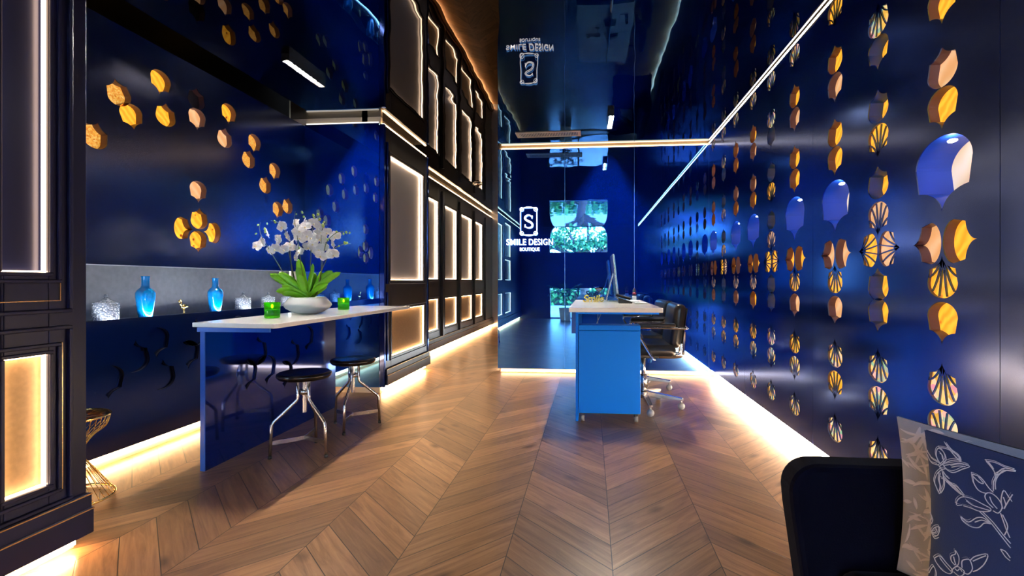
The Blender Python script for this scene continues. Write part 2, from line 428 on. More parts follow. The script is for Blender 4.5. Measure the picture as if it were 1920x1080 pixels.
def inlay(wall, x, side, poly, cy, cz, depth, mback, mrev, name='cutout_inlay'):
    """cup behind a hole: reveal walls and a back plate with its glow painted in as emission"""
    n = len(poly); vs = [(0, p*1.0, q) for p, q in poly] + [(side*depth, p, q) for p, q in poly]
    me = bpy.data.meshes.new(name)
    fs = [(i, (i+1) % n, n+(i+1) % n, n+i) for i in range(n)] + [tuple(range(n, 2*n))]
    me.from_pydata(vs, [], fs); me.materials.append(M[mrev]); me.materials.append(M[mback])
    me.polygons[n].material_index = 1
    o = bpy.data.objects.new(name, me); COL.objects.link(o); o.location = (x, cy, cz)
    if wall: o.parent = wall
    return o
def fan_grille(par, x, side, W_, L, oname):
    g = MB()
    f0 = lambda p, q, d: (side*d, p, q)
    T = lambda pts: orient(pts, oname)
    def bez(a, b, c, k=8): return [((1-t)**2*a[0]+2*t*(1-t)*b[0]+t*t*c[0], (1-t)**2*a[1]+2*t*(1-t)*b[1]+t*t*c[1]) for t in [i/k for i in range(k+1)]]
    h = W_/2; q0 = -L/2
    for sgn in (-1, 1):
        for (ex, ey, bx, by) in ((.26, .46, .12, .10), (.72, .34, .30, .06), (.98, .02, .45, -.06)):
            c = bez((sgn*.002, q0+.06*L), (sgn*bx*h, by*L), (sgn*ex*h, ey*L))
            up, dn = [], []
            for i, (p, q) in enumerate(c):
                a = c[max(i-1, 0)]; b = c[min(i+1, len(c)-1)]
                dx, dy = b[0]-a[0], b[1]-a[1]; l = math.hypot(dx, dy) or 1
                w = .0018+.0014*(1-i/8)
                up.append((p-dy/l*w, q+dx/l*w)); dn.append((p+dy/l*w, q-dx/l*w))
            g.prism(T(up+dn[::-1]), f0, -.002, .004)
    gore = [(-.3*h, q0+.36*L), (0, q0+.16*L+.03), (.3*h, q0+.36*L), (.9*h, q0+.34*L), (.5*h, q0+.24*L), (.02, q0+.12*L), (0, q0), (-.02, q0+.12*L), (-.5*h, q0+.24*L), (-.9*h, q0+.34*L)]
    g.prism(T([(0, q0-.001), (.30*h, q0+.13*L), (.12*h, q0+.26*L), (0, q0+.34*L), (-.12*h, q0+.26*L), (-.30*h, q0+.13*L)]), f0, -.002, .004)
    return g.build('fan_grille', 'blue_satin', par)

# ------------------------------------------------------------------ right wall: three perforated panels and a plain one
SP = scale_poly(); BIGP = scale_poly(.27, .265, 14)
TYPE_A = [('fan', 'up', 2.26), ('s', 'down', 2.044), ('s', 'up', 1.894), ('s', 'down', 1.685), ('s', 'up', 1.536), ('big', 'up', 1.313),
          ('side', None, 1.083), ('fan', 'down', .967), ('s', 'up', .807), ('fan', 'down', .605), ('fan', 'up', .44), ('fan', 'down', .242)]
TYPE_B = [('fan', 'up', 2.26), ('fan', 'down', 2.044), ('b', 'up', 1.898), ('b', 'down', 1.685), ('fan', 'up', 1.531), ('b', 'down', 1.368), ('fan', 'up', 1.208),
          ('sidefan', None, 1.083), ('b', 'down', .945), ('b', 'up', .807), ('fan', 'down', .605), ('fan', 'up', .44), ('fan', 'down', .242)]
PZ0, PZ1 = .075, 2.325
def right_panel(y0, y1, cols):
    holes = []; ins = []
    for cy, typ in cols:
        for kind, o, z in typ:
            if kind in ('side', 'sidefan'):
                for oo, dy in (('left', -.002-.0755), ('right', .0775)):
                    # tip of each points away from the column centre
                    o2 = 'right' if oo == 'left' else 'left'
                    p = orient(SP, o2); holes.append([(a+cy+dy, b+z) for a, b in p]); ins.append((kind, o2, cy+dy, z, p))
            else:
                p = orient(BIGP if kind == 'big' else SP, o)
                holes.append([(a+cy, b+z) for a, b in p]); ins.append((kind, o, cy, z, p))
    w = struct(panel_with_holes('wall_right', XR, y0, y1, PZ0, PZ1, holes, .004, 1, 'blue_satin'))
    for kind, o, cy, z, p in ins:
        x = XR+.0035
        if kind in ('fan', 'sidefan'):
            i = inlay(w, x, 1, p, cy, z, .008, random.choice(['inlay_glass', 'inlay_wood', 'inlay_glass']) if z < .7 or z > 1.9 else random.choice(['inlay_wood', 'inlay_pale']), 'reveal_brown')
            fan_grille(i, 0, 1, .145, .148, o)
        elif kind == 'big':
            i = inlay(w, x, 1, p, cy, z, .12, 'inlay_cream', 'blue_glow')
            MB().ball((.03, 0, .115), .012, 10, (1, 1.6, .5)).build('lamp', 'led_white', i)
        elif kind == 'b':
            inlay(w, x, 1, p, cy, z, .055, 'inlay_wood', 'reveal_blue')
        else:
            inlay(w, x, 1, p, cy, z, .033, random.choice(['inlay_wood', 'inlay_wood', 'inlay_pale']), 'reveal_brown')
    return w
seams = [1.54, 2.75, 3.915, 5.07]
for i in range(3):
    y0, y1 = seams[i], seams[i+1]
    right_panel(y0+.0015, y1-.0015, [(y0+.238, TYPE_A), (y0+.611, TYPE_B), (y0+.972, TYPE_A)])
wr = struct(panel_with_holes('wall_right', XR, .3, 1.5385, PZ0, PZ1, [], .004, 1, 'blue_satin'))
wr2 = struct(panel_with_holes('wall_right', XR, -2.4, .297, PZ0, PZ1, [], .004, 1, 'blue_satin'))
# backing with the light recess at its foot and head
wrb = struct(MB().box(XR+.15, XR+.2, -2.5, 5.3, 0, ZC).box(XR+.05, XR+.15, -2.5, 5.07, 0, .06).box(XR+.05, XR+.15, -2.5, 5.07, PZ1+.02, ZC).build('wall_right', 'cream'))
MB().box(XR+.02, XR+.035, -2.3, 5.05, .035, .06).build('led_strip', 'led_base_white', wrb)
MB().box(XR-.002, XR+.004, -2.3, 5.06, ZC-.019, ZC-.013).build('led_strip', 'led_white', wrb)

# ------------------------------------------------------------------ back wall of blue mirror glass
wb = None
for x0, x1 in ((-.965, -.265), (-.262, .445), (.448, XR)):
    w = struct(MB().box(x0, x1, YB, YB+.012, .045, 2.330).build('wall_back', 'blue_mirror'))
wb = struct(MB().box(-.955, XR+.1, YB+.05, YB+.12, 0, ZC).box(-.94, XR+.1, YB+.02, YB+.05, 0, .04).build('wall_back', 'cream'))
MB().box(-.93, XR, YB+.012, YB+.02, .012, .034).build('led_strip', 'led_cove', wb)
MB().box(-.93, XR, YB+.02, YB+.03, 2.334, 2.344).build('led_strip', 'led_cove', wb)
for x in (-.2635, .4465): struct(MB().box(x-.0018, x+.0018, YB-.001, YB+.012, .045, 2.342).build('trim_1', mat('blue_joint', (.15, .4, .8), .25, .6)))
struct(MB().box(-.965, -.953, YB+.012, 10.2, .045, 2.342).build('wall_back', 'char_paint'))

# ------------------------------------------------------------------ left wall: niche wall with cut-outs
N0, N1 = .746, 1.037
LEFT = [(218, 162, 'down', -18, 'osb'), (244, 214, 'up', -12, 'wood'), (179, 252, 'down', 14, 'osb'),
        (301, 157, 'up', 6, 'wood'), (311, 212, 'down', 0, 'wood'), (370, 224, 'up', 0, 'pale'),
        (369, 184, 'down', 0, 'dark'), (429, 214, 'up', 4, 'wood'), (422, 256, 'down', 4, 'pale'), (477, 270, 'up', 10, 'osb'), (467, 296, 'down', 10, 'osb'),
        (515, 323, 'up', 10, 'osb'), (498, 345, 'down', 10, 'osb'), (540, 384, 'down', 10, 'osb'), (521, 396, 'up', 10, 'osb'),
        (371, 360, 'up', 0, 'pale'), (373, 404, 'down', 0, 'wood'), (345, 428, 'left', 0, 'wood'), (396, 433, 'right', 0, 'wood'), (371, 449, 'up', 0, 'wood')]
LW = [(2.352, 1.94), (2.428, 1.83), (2.233, 1.684), (2.604, 2.085), (2.639, 1.923), (2.867, 1.961), (2.862, 2.10), (3.136, 2.085), (3.101, 1.925), (3.391, 1.955), (3.334, 1.84),
      (3.622, 1.80), (3.515, 1.69), (3.791, 1.575), (3.662, 1.506), (2.876, 1.508), (2.884, 1.352), (2.768, 1.272), (2.989, 1.268), (2.876, 1.195)]
holes = []; ins = []
for (_, _, o, rz, k), (cy, cz) in zip(LEFT, LW):
    # seen from the room the wall's +Y runs to the right, so shapes keep their handedness
    p = rot2(orient(scale_poly(.135, .145), o), R(-rz)); holes.append([(a+cy, b+cz) for a, b in p]); ins.append((k, p, cy, cz))
wl = struct(panel_with_holes('wall_left', XL-.004, 1.62, 4.03, N1, 2.29, holes, .004, 1, 'navy_satin'))
for k, p, cy, cz in ins:
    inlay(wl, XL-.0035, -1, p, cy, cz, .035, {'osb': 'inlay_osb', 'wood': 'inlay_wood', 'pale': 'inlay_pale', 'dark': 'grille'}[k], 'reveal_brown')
LOW = [(2.30, .43, 'up'), (2.45, .55, 'down'), (2.62, .42, 'down'), (2.58, .60, 'up'), (2.80, .50, 'up'), (2.86, .64, 'down'), (3.02, .52, 'up'), (3.05, .38, 'down'), (3.22, .62, 'up'), (3.3, .45, 'down')]
P2 = scale_poly(.17, .18)
holes = [[(a+cy, b+cz) for a, b in orient(P2, o)] for cy, cz, o in LOW]
wl2 = struct(panel_with_holes('wall_left', XL-.004, 1.62, 4.03, .07, N0+.008, holes, .004, 1, 'navy_satin'))
for cy, cz, o in LOW: inlay(wl2, XL-.0035, -1, orient(P2, o), cy, cz, .012, 'navy_satin', 'grille')
nb = MB().box(-2.66, -2.64, 1.62, 4.05, N0-.03, N1+.02).box(-2.64, XL-.004, 1.62, 4.05, N1+.001, N1+.02)
nb.box(-2.64, -2.495, 1.62, 4.05, N0-.03, N0-.002).box(-2.495, -2.454, 1.62, 4.05, N0-.04, N0-.022)
niche = struct(nb.build('wall_left', 'grey_niche'))
MB().box(-2.486, -2.468, 1.66, 4.0, N0-.021, N0-.012).build('led_strip', 'led_niche', niche)
struct(MB().box(-2.75, -2.7, 1.55, 4.2, .3, ZC).build('wall_left', 'dark_wall'))
lb = struct(MB().box(-2.75, -2.7, 1.55, 4.2, 0, .3).box(-2.70, -2.50, 1.6, 4.05, 0, .055).build('wall_left', 'cream'))
MB().box(-2.50, -2.485, 1.66, 3.98, .03, .055).build('led_strip', 'led_soft', lb)
# return wall (faces the camera) of blue gloss sheet
rt = struct(MB().box(XL, -1.79, 4.03, 4.045, .05, 2.30).build('wall_left', 'blue_mirror'))
MB().box(-2.44, -1.79, 4.046, 4.06, 0, .05).box(-2.6, -1.79, 4.06, 4.1, 0, ZC).build('skirting', 'cream', rt)
MB().box(-2.44, -1.80, 4.036, 4.046, 2.302, 2.312).build('led_strip', emis('led_dim', (1, .9, .75), 1.2), rt)

# ------------------------------------------------------------------ panelled piers and corridor wall
def frame(mb, x, y0, y1, z0, z1, w, d):
    mb.box(x, x+d, y0, y1, z0, z0+w).box(x, x+d, y0, y1, z1-w, z1).box(x, x+d, y0, y0+w, z0+w, z1-w).box(x, x+d, y1-w, y1, z0+w, z1-w)
def panelled(x, y0, y1, panels, ztop, paint, led_y=None, base=True, back=-.5, bands=True):
    """wall whose face is the plane X=x; panels: (y0,y1,z0,z1,back material)"""
    mb = MB()
    # face built around the openings: vertical strips
    ys = sorted(set([y0, y1]+[a for p in panels for a in p[:2]]))
    D = .035
    for a, b in zip(ys, ys[1:]):
        ops = sorted([(p[2], p[3]) for p in panels if p[0] < (a+b)/2 < p[1]])
        z = .2 if base else .05
        for c, d in ops: mb.box(x-D, x, a, b, z, c); z = d
        mb.box(x-D, x, a, b, z, ztop)
    mb.box(x+back, x-D-.002, y0, y1, .05, ztop)
    if base:
        mb.box(x-D, x+.022, y0-.0, y1, .085, .2).box(x-D, x+.03, y0, y1, .06, .15)
    w = struct(mb.build('wall_left', paint, bevel=.003))
    for p in panels:
        a, b, c, d, pm = p
        m = MB(); frame(m, x-.001, a-.035, b+.035, c-.035, d+.035, .012, .010); frame(m, x-.001, a-.012, b+.012, c-.012, d+.012, .012, .007)
        m.build('panel_moulding', paint, w, bevel=.003)
        MB().box(x-D-.001, x-D+.004, a, b, c, d).build('inset_panel', pm, w)
        e = MB(); s = .005
        e.box(x-D+.012, x-D+.024, a, b, c+.0005, c+s).box(x-D+.012, x-D+.024, a, b, d-s, d-.0005)
        e.box(x-D+.012, x-D+.024, a+.0005, a+s, c, d).box(x-D+.012, x-D+.024, b-s, b-.0005, c, d)
        e.build('led_strip', 'led_panel', w)
    if base:
        g = MB().box(x+.028, x+.032, y0, y1, .144, .148).box(x+.020, x+.024, y0, y1, .194, .198)
        g.build('brass_line', 'brass', w)
    by = led_y or (y0+.02, y1-.02)
    MB().box(x-.04, x-.02, by[0], by[1], .022, .045).build('led_strip', 'led_warm', w)
    MB().box(x-.06, x-.05, y0, y1, 0, .06).build('skirting', 'cream', w)
    MB().box(x-.03, x-.012, by[0], by[1], ztop+.008, ztop+.02).build('led_strip', 'led_cove', w)
    MB().box(x-.2, x-.15, y0, y1, ztop, ZC).build('cove_back', 'cream', w)
    return w
PX1, PX2, CX = -1.79, -1.755, -2.06
p1 = panelled(PX1, 1.16, 1.60, [(1.345, 1.478, .98, 2.25, 'panel_navy'), (1.352, 1.478, .275, .71, 'panel_tan')], 2.30, 'navy_paint', back=-.66)
g = MB()
for (a, b, c, d) in ((1.22, 1.512, .885, 2.29), (1.335, 1.518, .245, .745)):
    frame(g, PX1+.0, a, b, c, d, .0028, .004)
g.build('brass_line', 'brass', p1)
m_ = MB(); frame(m_, PX1-.001, 1.2, 1.545, .845, 2.295, .012, .014); frame(m_, PX1-.001, 1.2, 1.545, .20, .80, .012, .014); m_.build('panel_moulding', 'navy_paint', p1, bevel=.003)
pR = panelled(PX1, -2.4, 1.158, [(-.85, -.05, 1.5, 2.2, 'panel_navy'), (-.85, -.05, .98, 1.42, 'panel_navy'), (-.85, -.05, .28, .7, 'panel_navy'), (.25, 1.02, .98, 2.1, 'panel_navy'), (.25, 1.02, .28, .7, 'panel_navy')], 2.30, 'navy_paint', back=-.66)
p2 = panelled(PX2, 4.06, 5.19, [(4.18, 5.045, .965, 2.06, 'panel_grey'), (4.21, 5.08, .29, .70, 'panel_tan')], 2.29, 'char_paint', back=-.6)
MB().box(PX2-.03, PX2+.012, 4.03, 4.06, .05, 2.29).box(PX2-.03, PX2+.02, 4.075, 4.10, .27, .86).box(PX2-.03, PX2+.02, 4.075, 4.10, .93, 2.15).box(PX2-.03, PX2+.008, 5.16, 5.19, .05, 2.29).build('blue_pilaster', 'blue_gloss', p2, bevel=.002)
pan = []
for a, b in ((5.62, 6.52), (6.82, 7.44), (7.71, 8.42), (8.68, 9.25)):
    pan += [(a, b, .985, 2.03, 'panel_grey'), (a, b, .31, .715, 'panel_tan')]
pc = panelled(CX, 5.19, 10.2, pan, 2.29, 'char_paint', back=-.4)
pil = MB()
for yy in (6.67, 7.575, 8.55, 9.45): pil.box(CX-.01, CX+.03, yy-.03, yy+.03, .2, 2.2)
pil.build('pilaster', 'char_paint', pc, bevel=.003)
struct(MB().box(-2.7, -.9, 10.2, 10.3, 0, ZC).build('wall_far', 'panel_grey'))

# ------------------------------------------------------------------ street side behind the camera
f = MB().box(-3.2, -1.04, -2.6, -2.4, 0, ZC).box(.43, 1.6, -2.6, -2.4, 0, ZC).box(-1.04, .43, -2.6, -2.4, .787, 1.70)
f.box(-1.04, .43, -2.6, -2.4, 2.365, ZC)
for sx, x0 in ((1, -1.04), (-1, .43)):     # rounded upper corners of the opening
    pts = [(x0, 2.366), (x0, 2.0)] + [(x0+sx*.16*(1-math.cos(R(a))), 2.0+.366*math.sin(R(a))) for a in range(0, 91, 10)]
    f.prism(pts, lambda p, q, d: (p, d, q), -2.6, -2.4)
struct(f.build('wall_rear', 'dark_wall'))
w1 = struct(MB().box(-1.04, .43, -2.52, -2.515, 1.70, 2.365).build('window_1', 'pane'))
w2 = struct(MB().box(-1.04, .43, -2.52, -2.515, .02, .787).build('window_2', 'pane'))
MB().box(-1.04, .43, -2.54, -2.5, 0, .03).box(-.33, -.29, -2.54, -2.5, .03, .787).build('window_frame', 'frame_dark', w2)
struct(MB().box(-30, 30, -60, -2.6, -.12, -.02).build('ground', 'pave'))
# tree outside
tr = thing('street_tree', (-.1, -6.5, -.35), 'gnarled green tree outside, reflected in the blue back wall', 'tree')
tm = MB(); rnd = random.Random(3)
tm.tube(smooth_path([(-.2, 0, 0), (-.1, .05, 1.2), (-.25, 0, 2.0), (0, 0, 2.4)]), .14, 8)
tips = []
for k in range(9):
    a = R(-80+20*k); e = Vector((math.sin(a)*1.9, rnd.uniform(-.6, .6), 2.45+.55*math.cos(a)*rnd.uniform(.7, 1.4)))
    mid = Vector((e.x*.5+rnd.uniform(-.2, .2), e.y*.5, 2.3+rnd.uniform(-.1, .25)))
    pp = smooth_path([(-.15, 0, 1.9), mid, e]); tm.tube(pp, [.09-.06*i/len(pp) for i in range(len(pp))], 7); tips.append(e); tips.append(mid+Vector((0, 0, .12)))
tm.build('trunk', 'bark', tr)
lm = MB()
for e in tips:
    for j in range(170):
        d = Vector((rnd.gauss(0, .24), rnd.gauss(0, .22), rnd.gauss(.06, .11))); c = e+d
        u = Vector((rnd.uniform(-1, 1), rnd.uniform(-1, 1), rnd.uniform(-1, 1))).normalized()*.07; v = u.cross(Vector((rnd.random(), rnd.random(), rnd.random()))).normalized()*.04
        lm.add([c-u, c+v, c+u, c-v], [(0, 1, 2, 3)])
lm.build('foliage', 'tree_leaf', tr)
pl = thing('potted_palm', (-.62, -2.0, 0), 'potted palm by the street window, reflected in the blue back wall', 'plant')
MB().lathe([(.0, 0), (.13, 0), (.17, .3), (.155, .3), (.14, .26), (0, .26)], n=24, cap=False).build('pot', 'white_ceramic', pl)
fm = MB()
for k in range(11):
    a = 2*math.pi*k/11; tip = Vector((math.cos(a)*.42, math.sin(a)*.2, .75+.15*math.sin(3*a)))
    path = smooth_path([(0, 0, .26), (math.cos(a)*.12, math.sin(a)*.08, .72), tip], 6); fm.tube(path, .006, 5)
    for i in range(4, len(path)):
        t = (path[i]-path[i-1]).normalized(); s_ = t.cross(Vector((0, 0, 1))).normalized()
        for sg in (-1, 1):
            q = path[i]; e = q+s_*sg*.16+t*.08-Vector((0, 0, .05)); fm.add([q, q+t*.02, e], [(0, 1, 2)])
fm.build('fronds', 'tree_leaf', pl)

hd = thing('hedge', (.2, -10, -.02), 'low dark green hedge across the street, reflected in the back wall', 'hedge')
hb = MB(); rnd = random.Random(5)
for k in range(1500):
    c = Vector((rnd.uniform(-3.5, 3.5), rnd.uniform(-.4, .4), rnd.uniform(.05, .95)+.1*math.sin(k)))
    u = Vector((rnd.uniform(-1, 1), rnd.uniform(-1, 1), rnd.uniform(-1, 1))).normalized()*.13; v = u.cross(Vector((rnd.random(), rnd.random(), rnd.random()))).normalized()*.09
    hb.add([c-u, c+v, c+u, c-v], [(0, 1, 2, 3)])
hb.build('foliage', 'tree_leaf', hd); MB().box(-3.5, 3.5, -.05, .05, 0, .6).build('stem', 'bark', hd)

# ------------------------------------------------------------------ ceiling fittings
gv = thing('air_vent', (-.40, 4.68, ZC), 'white slatted air conditioning grille in the black ceiling', 'air vent', rz=R(-1))
m = MB(); s = (.31, .075); 
m.box(-s[0], s[0], -s[1], -s[1]+.018, -.008, .002).box(-s[0], s[0], s[1]-.018, s[1], -.008, .002).box(-s[0], -s[0]+.03, -s[1]+.018, s[1]-.018, -.008, .002).box(s[0]-.03, s[0], -s[1]+.018, s[1]-.018, -.008, .002)
m.build('frame', 'cream', gv, bevel=.002)
MB().box(-s[0]+.03, s[0]-.03, -s[1]+.018, s[1]-.018, -.002, .0).build('backing', 'grille', gv)
m = MB()
for i in range(36):
    x = -s[0]+.04+i*(2*s[0]-.08)/35; m.box(x-.003, x+.003, -s[1]+.018, s[1]-.018, -.009, -.002)
m.build('slats', 'cream', gv)
def downlight(loc, label, L=.42, strip=9, e='led_down'):
    t = thing('linear_downlight', loc, label, 'ceiling light', rz=R(0))
    m = MB().box(-.026, -.020, -L/2, L/2, -.045, .002).box(.020, .026, -L/2, L/2, -.045, .002).box(-.02, .02, -L/2, -L/2+.004, -.045, .002).box(-.02, .02, L/2-.004, L/2, -.045, .002)
    m.build('housing', 'blackmetal', t)
    MB().box(-.02, .02, -L/2+.004, L/2-.004, -.006, .001).build('reflector', 'blackmetal', t)
    d0 = MB().box(-.006, .006, -.006, .006, -.0105, -.0062).build('diode', e, t)
    for i in range(strip):
        y = -L/2+.03+i*(L-.06)/(strip-1); d = d0 if i == 0 else d0.copy()
        if i: COL.objects.link(d)
        d.parent = t; d.location = (0, y, 0)
    return t
downlight((-1.88, 3.09, ZC), 'slim downlight with a row of bright diodes in the ceiling above the orchid table')
downlight((.17, 4.25, ZC), 'slim slatted downlight in the ceiling above the reception desk', .34, 8)
dc = thing('ceiling_spotlight', (-1.62, 6.95, ZC), 'small round chrome spotlight in the corridor ceiling', 'ceiling light')
MB().lathe([(.03, -.03), (.06, -.02), (.075, 0), (.06, .002)], n=24, cap=False).build('ring', 'chrome', dc)
MB().ball((0, 0, -.012), .04, 14).build('lens', 'blackmetal', dc)

# ------------------------------------------------------------------ illuminated sign on the back wall
YS = YB-.022
sg = thing('illuminated_sign', (-.628, YS, 1.30), 'glowing white clinic sign with framed letter S on the blue back wall', 'sign')
def text(body, x, z, size, parent, name, width=None, ext=.006, off=.0):
    c = bpy.data.curves.new('t', 'FONT'); c.body = body; c.size = size; c.align_x = 'CENTER'; c.extrude = ext; c.offset = off; c.space_character = 1.08
    o = bpy.data.objects.new('t', c); COL.objects.link(o); bpy.context.view_layer.update()
    me = bpy.data.meshes.new_from_object(o.evaluated_get(bpy.context.evaluated_depsgraph_get())); bpy.data.objects.remove(o)
    xs = [v.co.x for v in me.vertices]; sc = (width/(max(xs)-min(xs))) if width else 1
    for v in me.vertices: v.co = (v.co.x*sc, -v.co.z, v.co.y)
    me.materials.clear(); me.materials.append(M['sign_white'])
    ob = bpy.data.objects.new(name, me); COL.objects.link(ob); ob.parent = parent; ob.location = (x, 0, z); return ob
text('SMILE', -.140, .031, .088, sg, 'lettering', .205, off=.0006)
text('DESIGN', .118, .031, .088, sg, 'lettering', .25, off=.0006)
text('BOUTIQUE', 0, -.032, .052, sg, 'lettering', .205, off=.0)
e = MB(); cx, cz, hw, hh = -.01, .275, .085, .14
T = lambda pts, r, cl=True: e.tube([(x, 0, z) for x, z in pts], r, 6, closed=cl)
def rrect(w, h, r, n=6):
    out = []
    for q, (sx, sz) in enumerate(((1, 1), (-1, 1), (-1, -1), (1, -1))):
        for i in range(n+1):
            a = math.pi/2*(q+i/n); out.append((cx+sx*(w-r)+r*math.cos(a), cz+sz*(h-r)+r*math.sin(a)))
    return out
T(rrect(hw, hh, .016), .0034)
T([(cx+hw*1.02*math.cos(2*math.pi*i/40)*1.0, cz+(hh*.62 if math.sin(2*math.pi*i/40) > 0 else -hh*.62)+hh*.45*math.sin(2*math.pi*i/40)) for i in range(40)], .0032)
for sx in (-1, 1):
    for sz in (-1, 1):
        T([(cx+sx*(hw-.012)+.02*math.cos(2*math.pi*i/16), cz+sz*(hh-.016)+.02*math.sin(2*math.pi*i/16)) for i in range(16)], .0022)
e.build('logo_frame', 'sign_white', sg)
e = MB()
Sp = smooth_path([(.034, 0, .038), (.020, 0, .058), (-.008, 0, .064), (-.034, 0, .048), (-.036, 0, .026), (-.012, 0, .006), (.018, 0, -.008), (.038, 0, -.030), (.034, 0, -.056), (.006, 0, -.068), (-.022, 0, -.062), (-.040, 0, -.040)], 5)
for off in (-.005, .005):
    pts = []
    for i, p in enumerate(Sp):
        t = (Sp[min(i+1, len(Sp)-1)]-Sp[max(i-1, 0)]).normalized(); n = Vector((-t.z, 0, t.x)); k = math.sin(math.pi*i/(len(Sp)-1))
        pts.append(Vector((cx, 0, cz))+p+n*off*(k*1.4))
    e.tube(pts, .0036, 6)
e.tube([(cx+.034, 0, cz+.028), (cx+.038, 0, cz+.060)], .0036, 6); e.tube([(cx-.040, 0, cz-.062), (cx-.036, 0, cz-.03)], .0036, 6)
e.build('letter_s', 'sign_white', sg)
for x, z in ((-.2, .05), (.2, .05), (-.08, -.02), (.08, -.02), (cx-.08, .2), (cx+.08, .35)): MB().box(x-.003, x+.003, .004, .022, z-.003, z+.003).build('mounting_pin', 'steel', sg)

# ------------------------------------------------------------------ narrow table with quartz top
tb = thing('console_table', (-1.75, 3.1, 0), 'long narrow table with white stone top and blue gloss side panel', 'table')
def L(o): return o
m = MB().prism([(-.235, -.81), (.22, -.85), (.235, -.83), (.235, .925), (-.235, .925)], lambda p, q, d: (p, q, d), .722, .745)
m.build('tabletop', 'quartz', tb, bevel=.003)
P3 = scale_poly(.17, .18)
TH = [(-.50, .42, 'up'), (-.41, .555, 'down'), (-.33, .42, 'up'), (-.08, .50, 'down'), (-.16, .36, 'up'), (.08, .56, 'up')]
holes = [[(a+cy, b+cz) for a, b in orient(P3, o)] for cy, cz, o in TH]
sp = panel_with_holes('side_panel', -.172, -.80, .46, 0.0, .70, holes, .003, -1, 'blue_gloss', tb)
for cy, cz, o in TH: inlay(sp, -.174, -1, orient(P3, o), cy, cz, .010, 'blue_gloss', 'grille', 'recess')
MB().box(-.20, -.186, -.80, .46, 0, .70).box(-.186, -.172, -.805, -.80, 0, .70).build('panel_core', 'blue_edge', tb)
MB().box(-.20, .18, -.82, -.808, .70, .7215).box(-.19, -.02, -.80, .9, .70, .7215).build('apron', 'blue_edge', tb)

# ------------------------------------------------------------------ screw stools
def stool(loc, rz, label):
    t = thing('screw_stool', loc, label, 'stool', 'screw stools beside the stone-topped table', rz)
    MB().lathe([(.0, .414), (.05, .411), (.105, .411), (.130, .417), (.141, .431), (.140, .443), (.130, .450), (.115, .4475), (.08, .444), (0, .442)], n=40, cap=False).build('seat', 'blackmetal', t)
    MB().lathe([(.0, .4105), (.05, .4105), (.052, .402), (.0, .400)], n=24, cap=False).build('hub', 'steel', t)
    m = MB(); pr = []
    z = .225
    while z < .41:
        pr += [(.0105, z), (.0125, z+.0025)]; z += .005
    m.lathe([(0, .222)]+pr+[(0, .412)], n=14, cap=False); m.build('threaded_rod', 'steel', t)
    MB().lathe([(.012, .325), (.027, .325), (.027, .352), (.012, .352)], n=6, cap=False).build('nut', 'steel', t)
    for k in range(3):
        a = 2*math.pi*k/3; c, s = math.cos(a), math.sin(a)
        P = [(.034, .415), (.034, .31), (.038, .295), (.148, .195), (.160, .178), (.168, .012)]
        lg = MB().tube([(r*c, r*s, z) for r, z in P], .0085, 10).build('leg', 'steel', t)
        MB().lathe([(.0, 0), (.010, 0), (.010, .014), (.0, .014)], c=(.168*c, .168*s, 0), n=12, cap=False).build('foot', 'rubber', lg)
        b = MB(); u = Vector((c, s, 0)); w = Vector((-s, c, 0))
        b.add([u*r+w*d+Vector((0, 0, z)) for r in (.004, .158) for d in (-.0022, .0022) for z in (.072, .094)], [(0, 1, 3, 2), (4, 6, 7, 5), (0, 4, 5, 1), (2, 3, 7, 6), (0, 2, 6, 4), (1, 5, 7, 3)])
        b.build('brace', 'steel', t)
    return t
st = stool((-1.582, 2.597, 0), R(100), 'metal stool with dark dished seat, standing nearer the front of the table')
s2 = copy_tree(st); s2.location = (-1.545, 3.085, 0); s2.rotation_euler.z = R(38); s2['label'] = 'metal stool with dark dished seat, standing farther back near the wall'

# ------------------------------------------------------------------ orchid arrangement
oc = thing('potted_orchid', (-1.804, 3.0, .7455), 'white moth orchids with green leaves in a low white bowl', 'plant')
bowl = MB().lathe([(0, 0), (.055, 0), (.085, .008), (.13, .035), (.142, .055), (.138, .066), (.118, .092), (.105, .106), (.100, .104), (.110, .085), (.09, .08), (0, .082)], n=48, cap=False).build('bowl', 'white_ceramic', oc)
MB().lathe([(0, .09), (.09, .09), (.104, .086)], n=30, cap=False).build('moss', 'bark', bowl)
rnd = random.Random(11)
def zp(px, py, y=0): return Vector(((px-481)*.000758, y, (936-py)*.000758))
def leaf(tip, width, bend, yy):
    base = Vector((rnd.uniform(-.02, .02), yy*.15, .095)); tip = zp(*tip, yy)
    n = 14; d = tip-base; side = Vector((0, 1, 0)).cross(d).normalized(); side = (side*.85+Vector((0, .5*(1 if rnd.random() > .5 else -1), 0))).normalized()
    nrm = d.cross(side).normalized(); vs = []; fs = []; width *= 1.15
    for i in range(n+1):
        t = i/n; w = width*.46*max(0, 1-((t-.62)/.64)**2 if t < .62 else 1-((t-.62)/.381)**2)**.5 if t < 1 else .0008
        if t < .15: w = max(w, width*.22)
        c = base+d*t+nrm*(bend*math.sin(math.pi*t)); c.z += .10*abs(d.x)*math.sin(math.pi*t)
        for k in (-1, -.5, 0, .5, 1): vs.append(c+side*w*k+nrm*(w*.28*abs(k)))
    for i in range(n):
        for k in range(4): fs.append((i*5+k, i*5+k+1, (i+1)*5+k+1, (i+1)*5+k))
    m = MB().add(vs, fs, True); o = m.build('leaf', 'leafm', oc)
    so = o.modifiers.new('t', 'SOLIDIFY'); so.thickness = .002
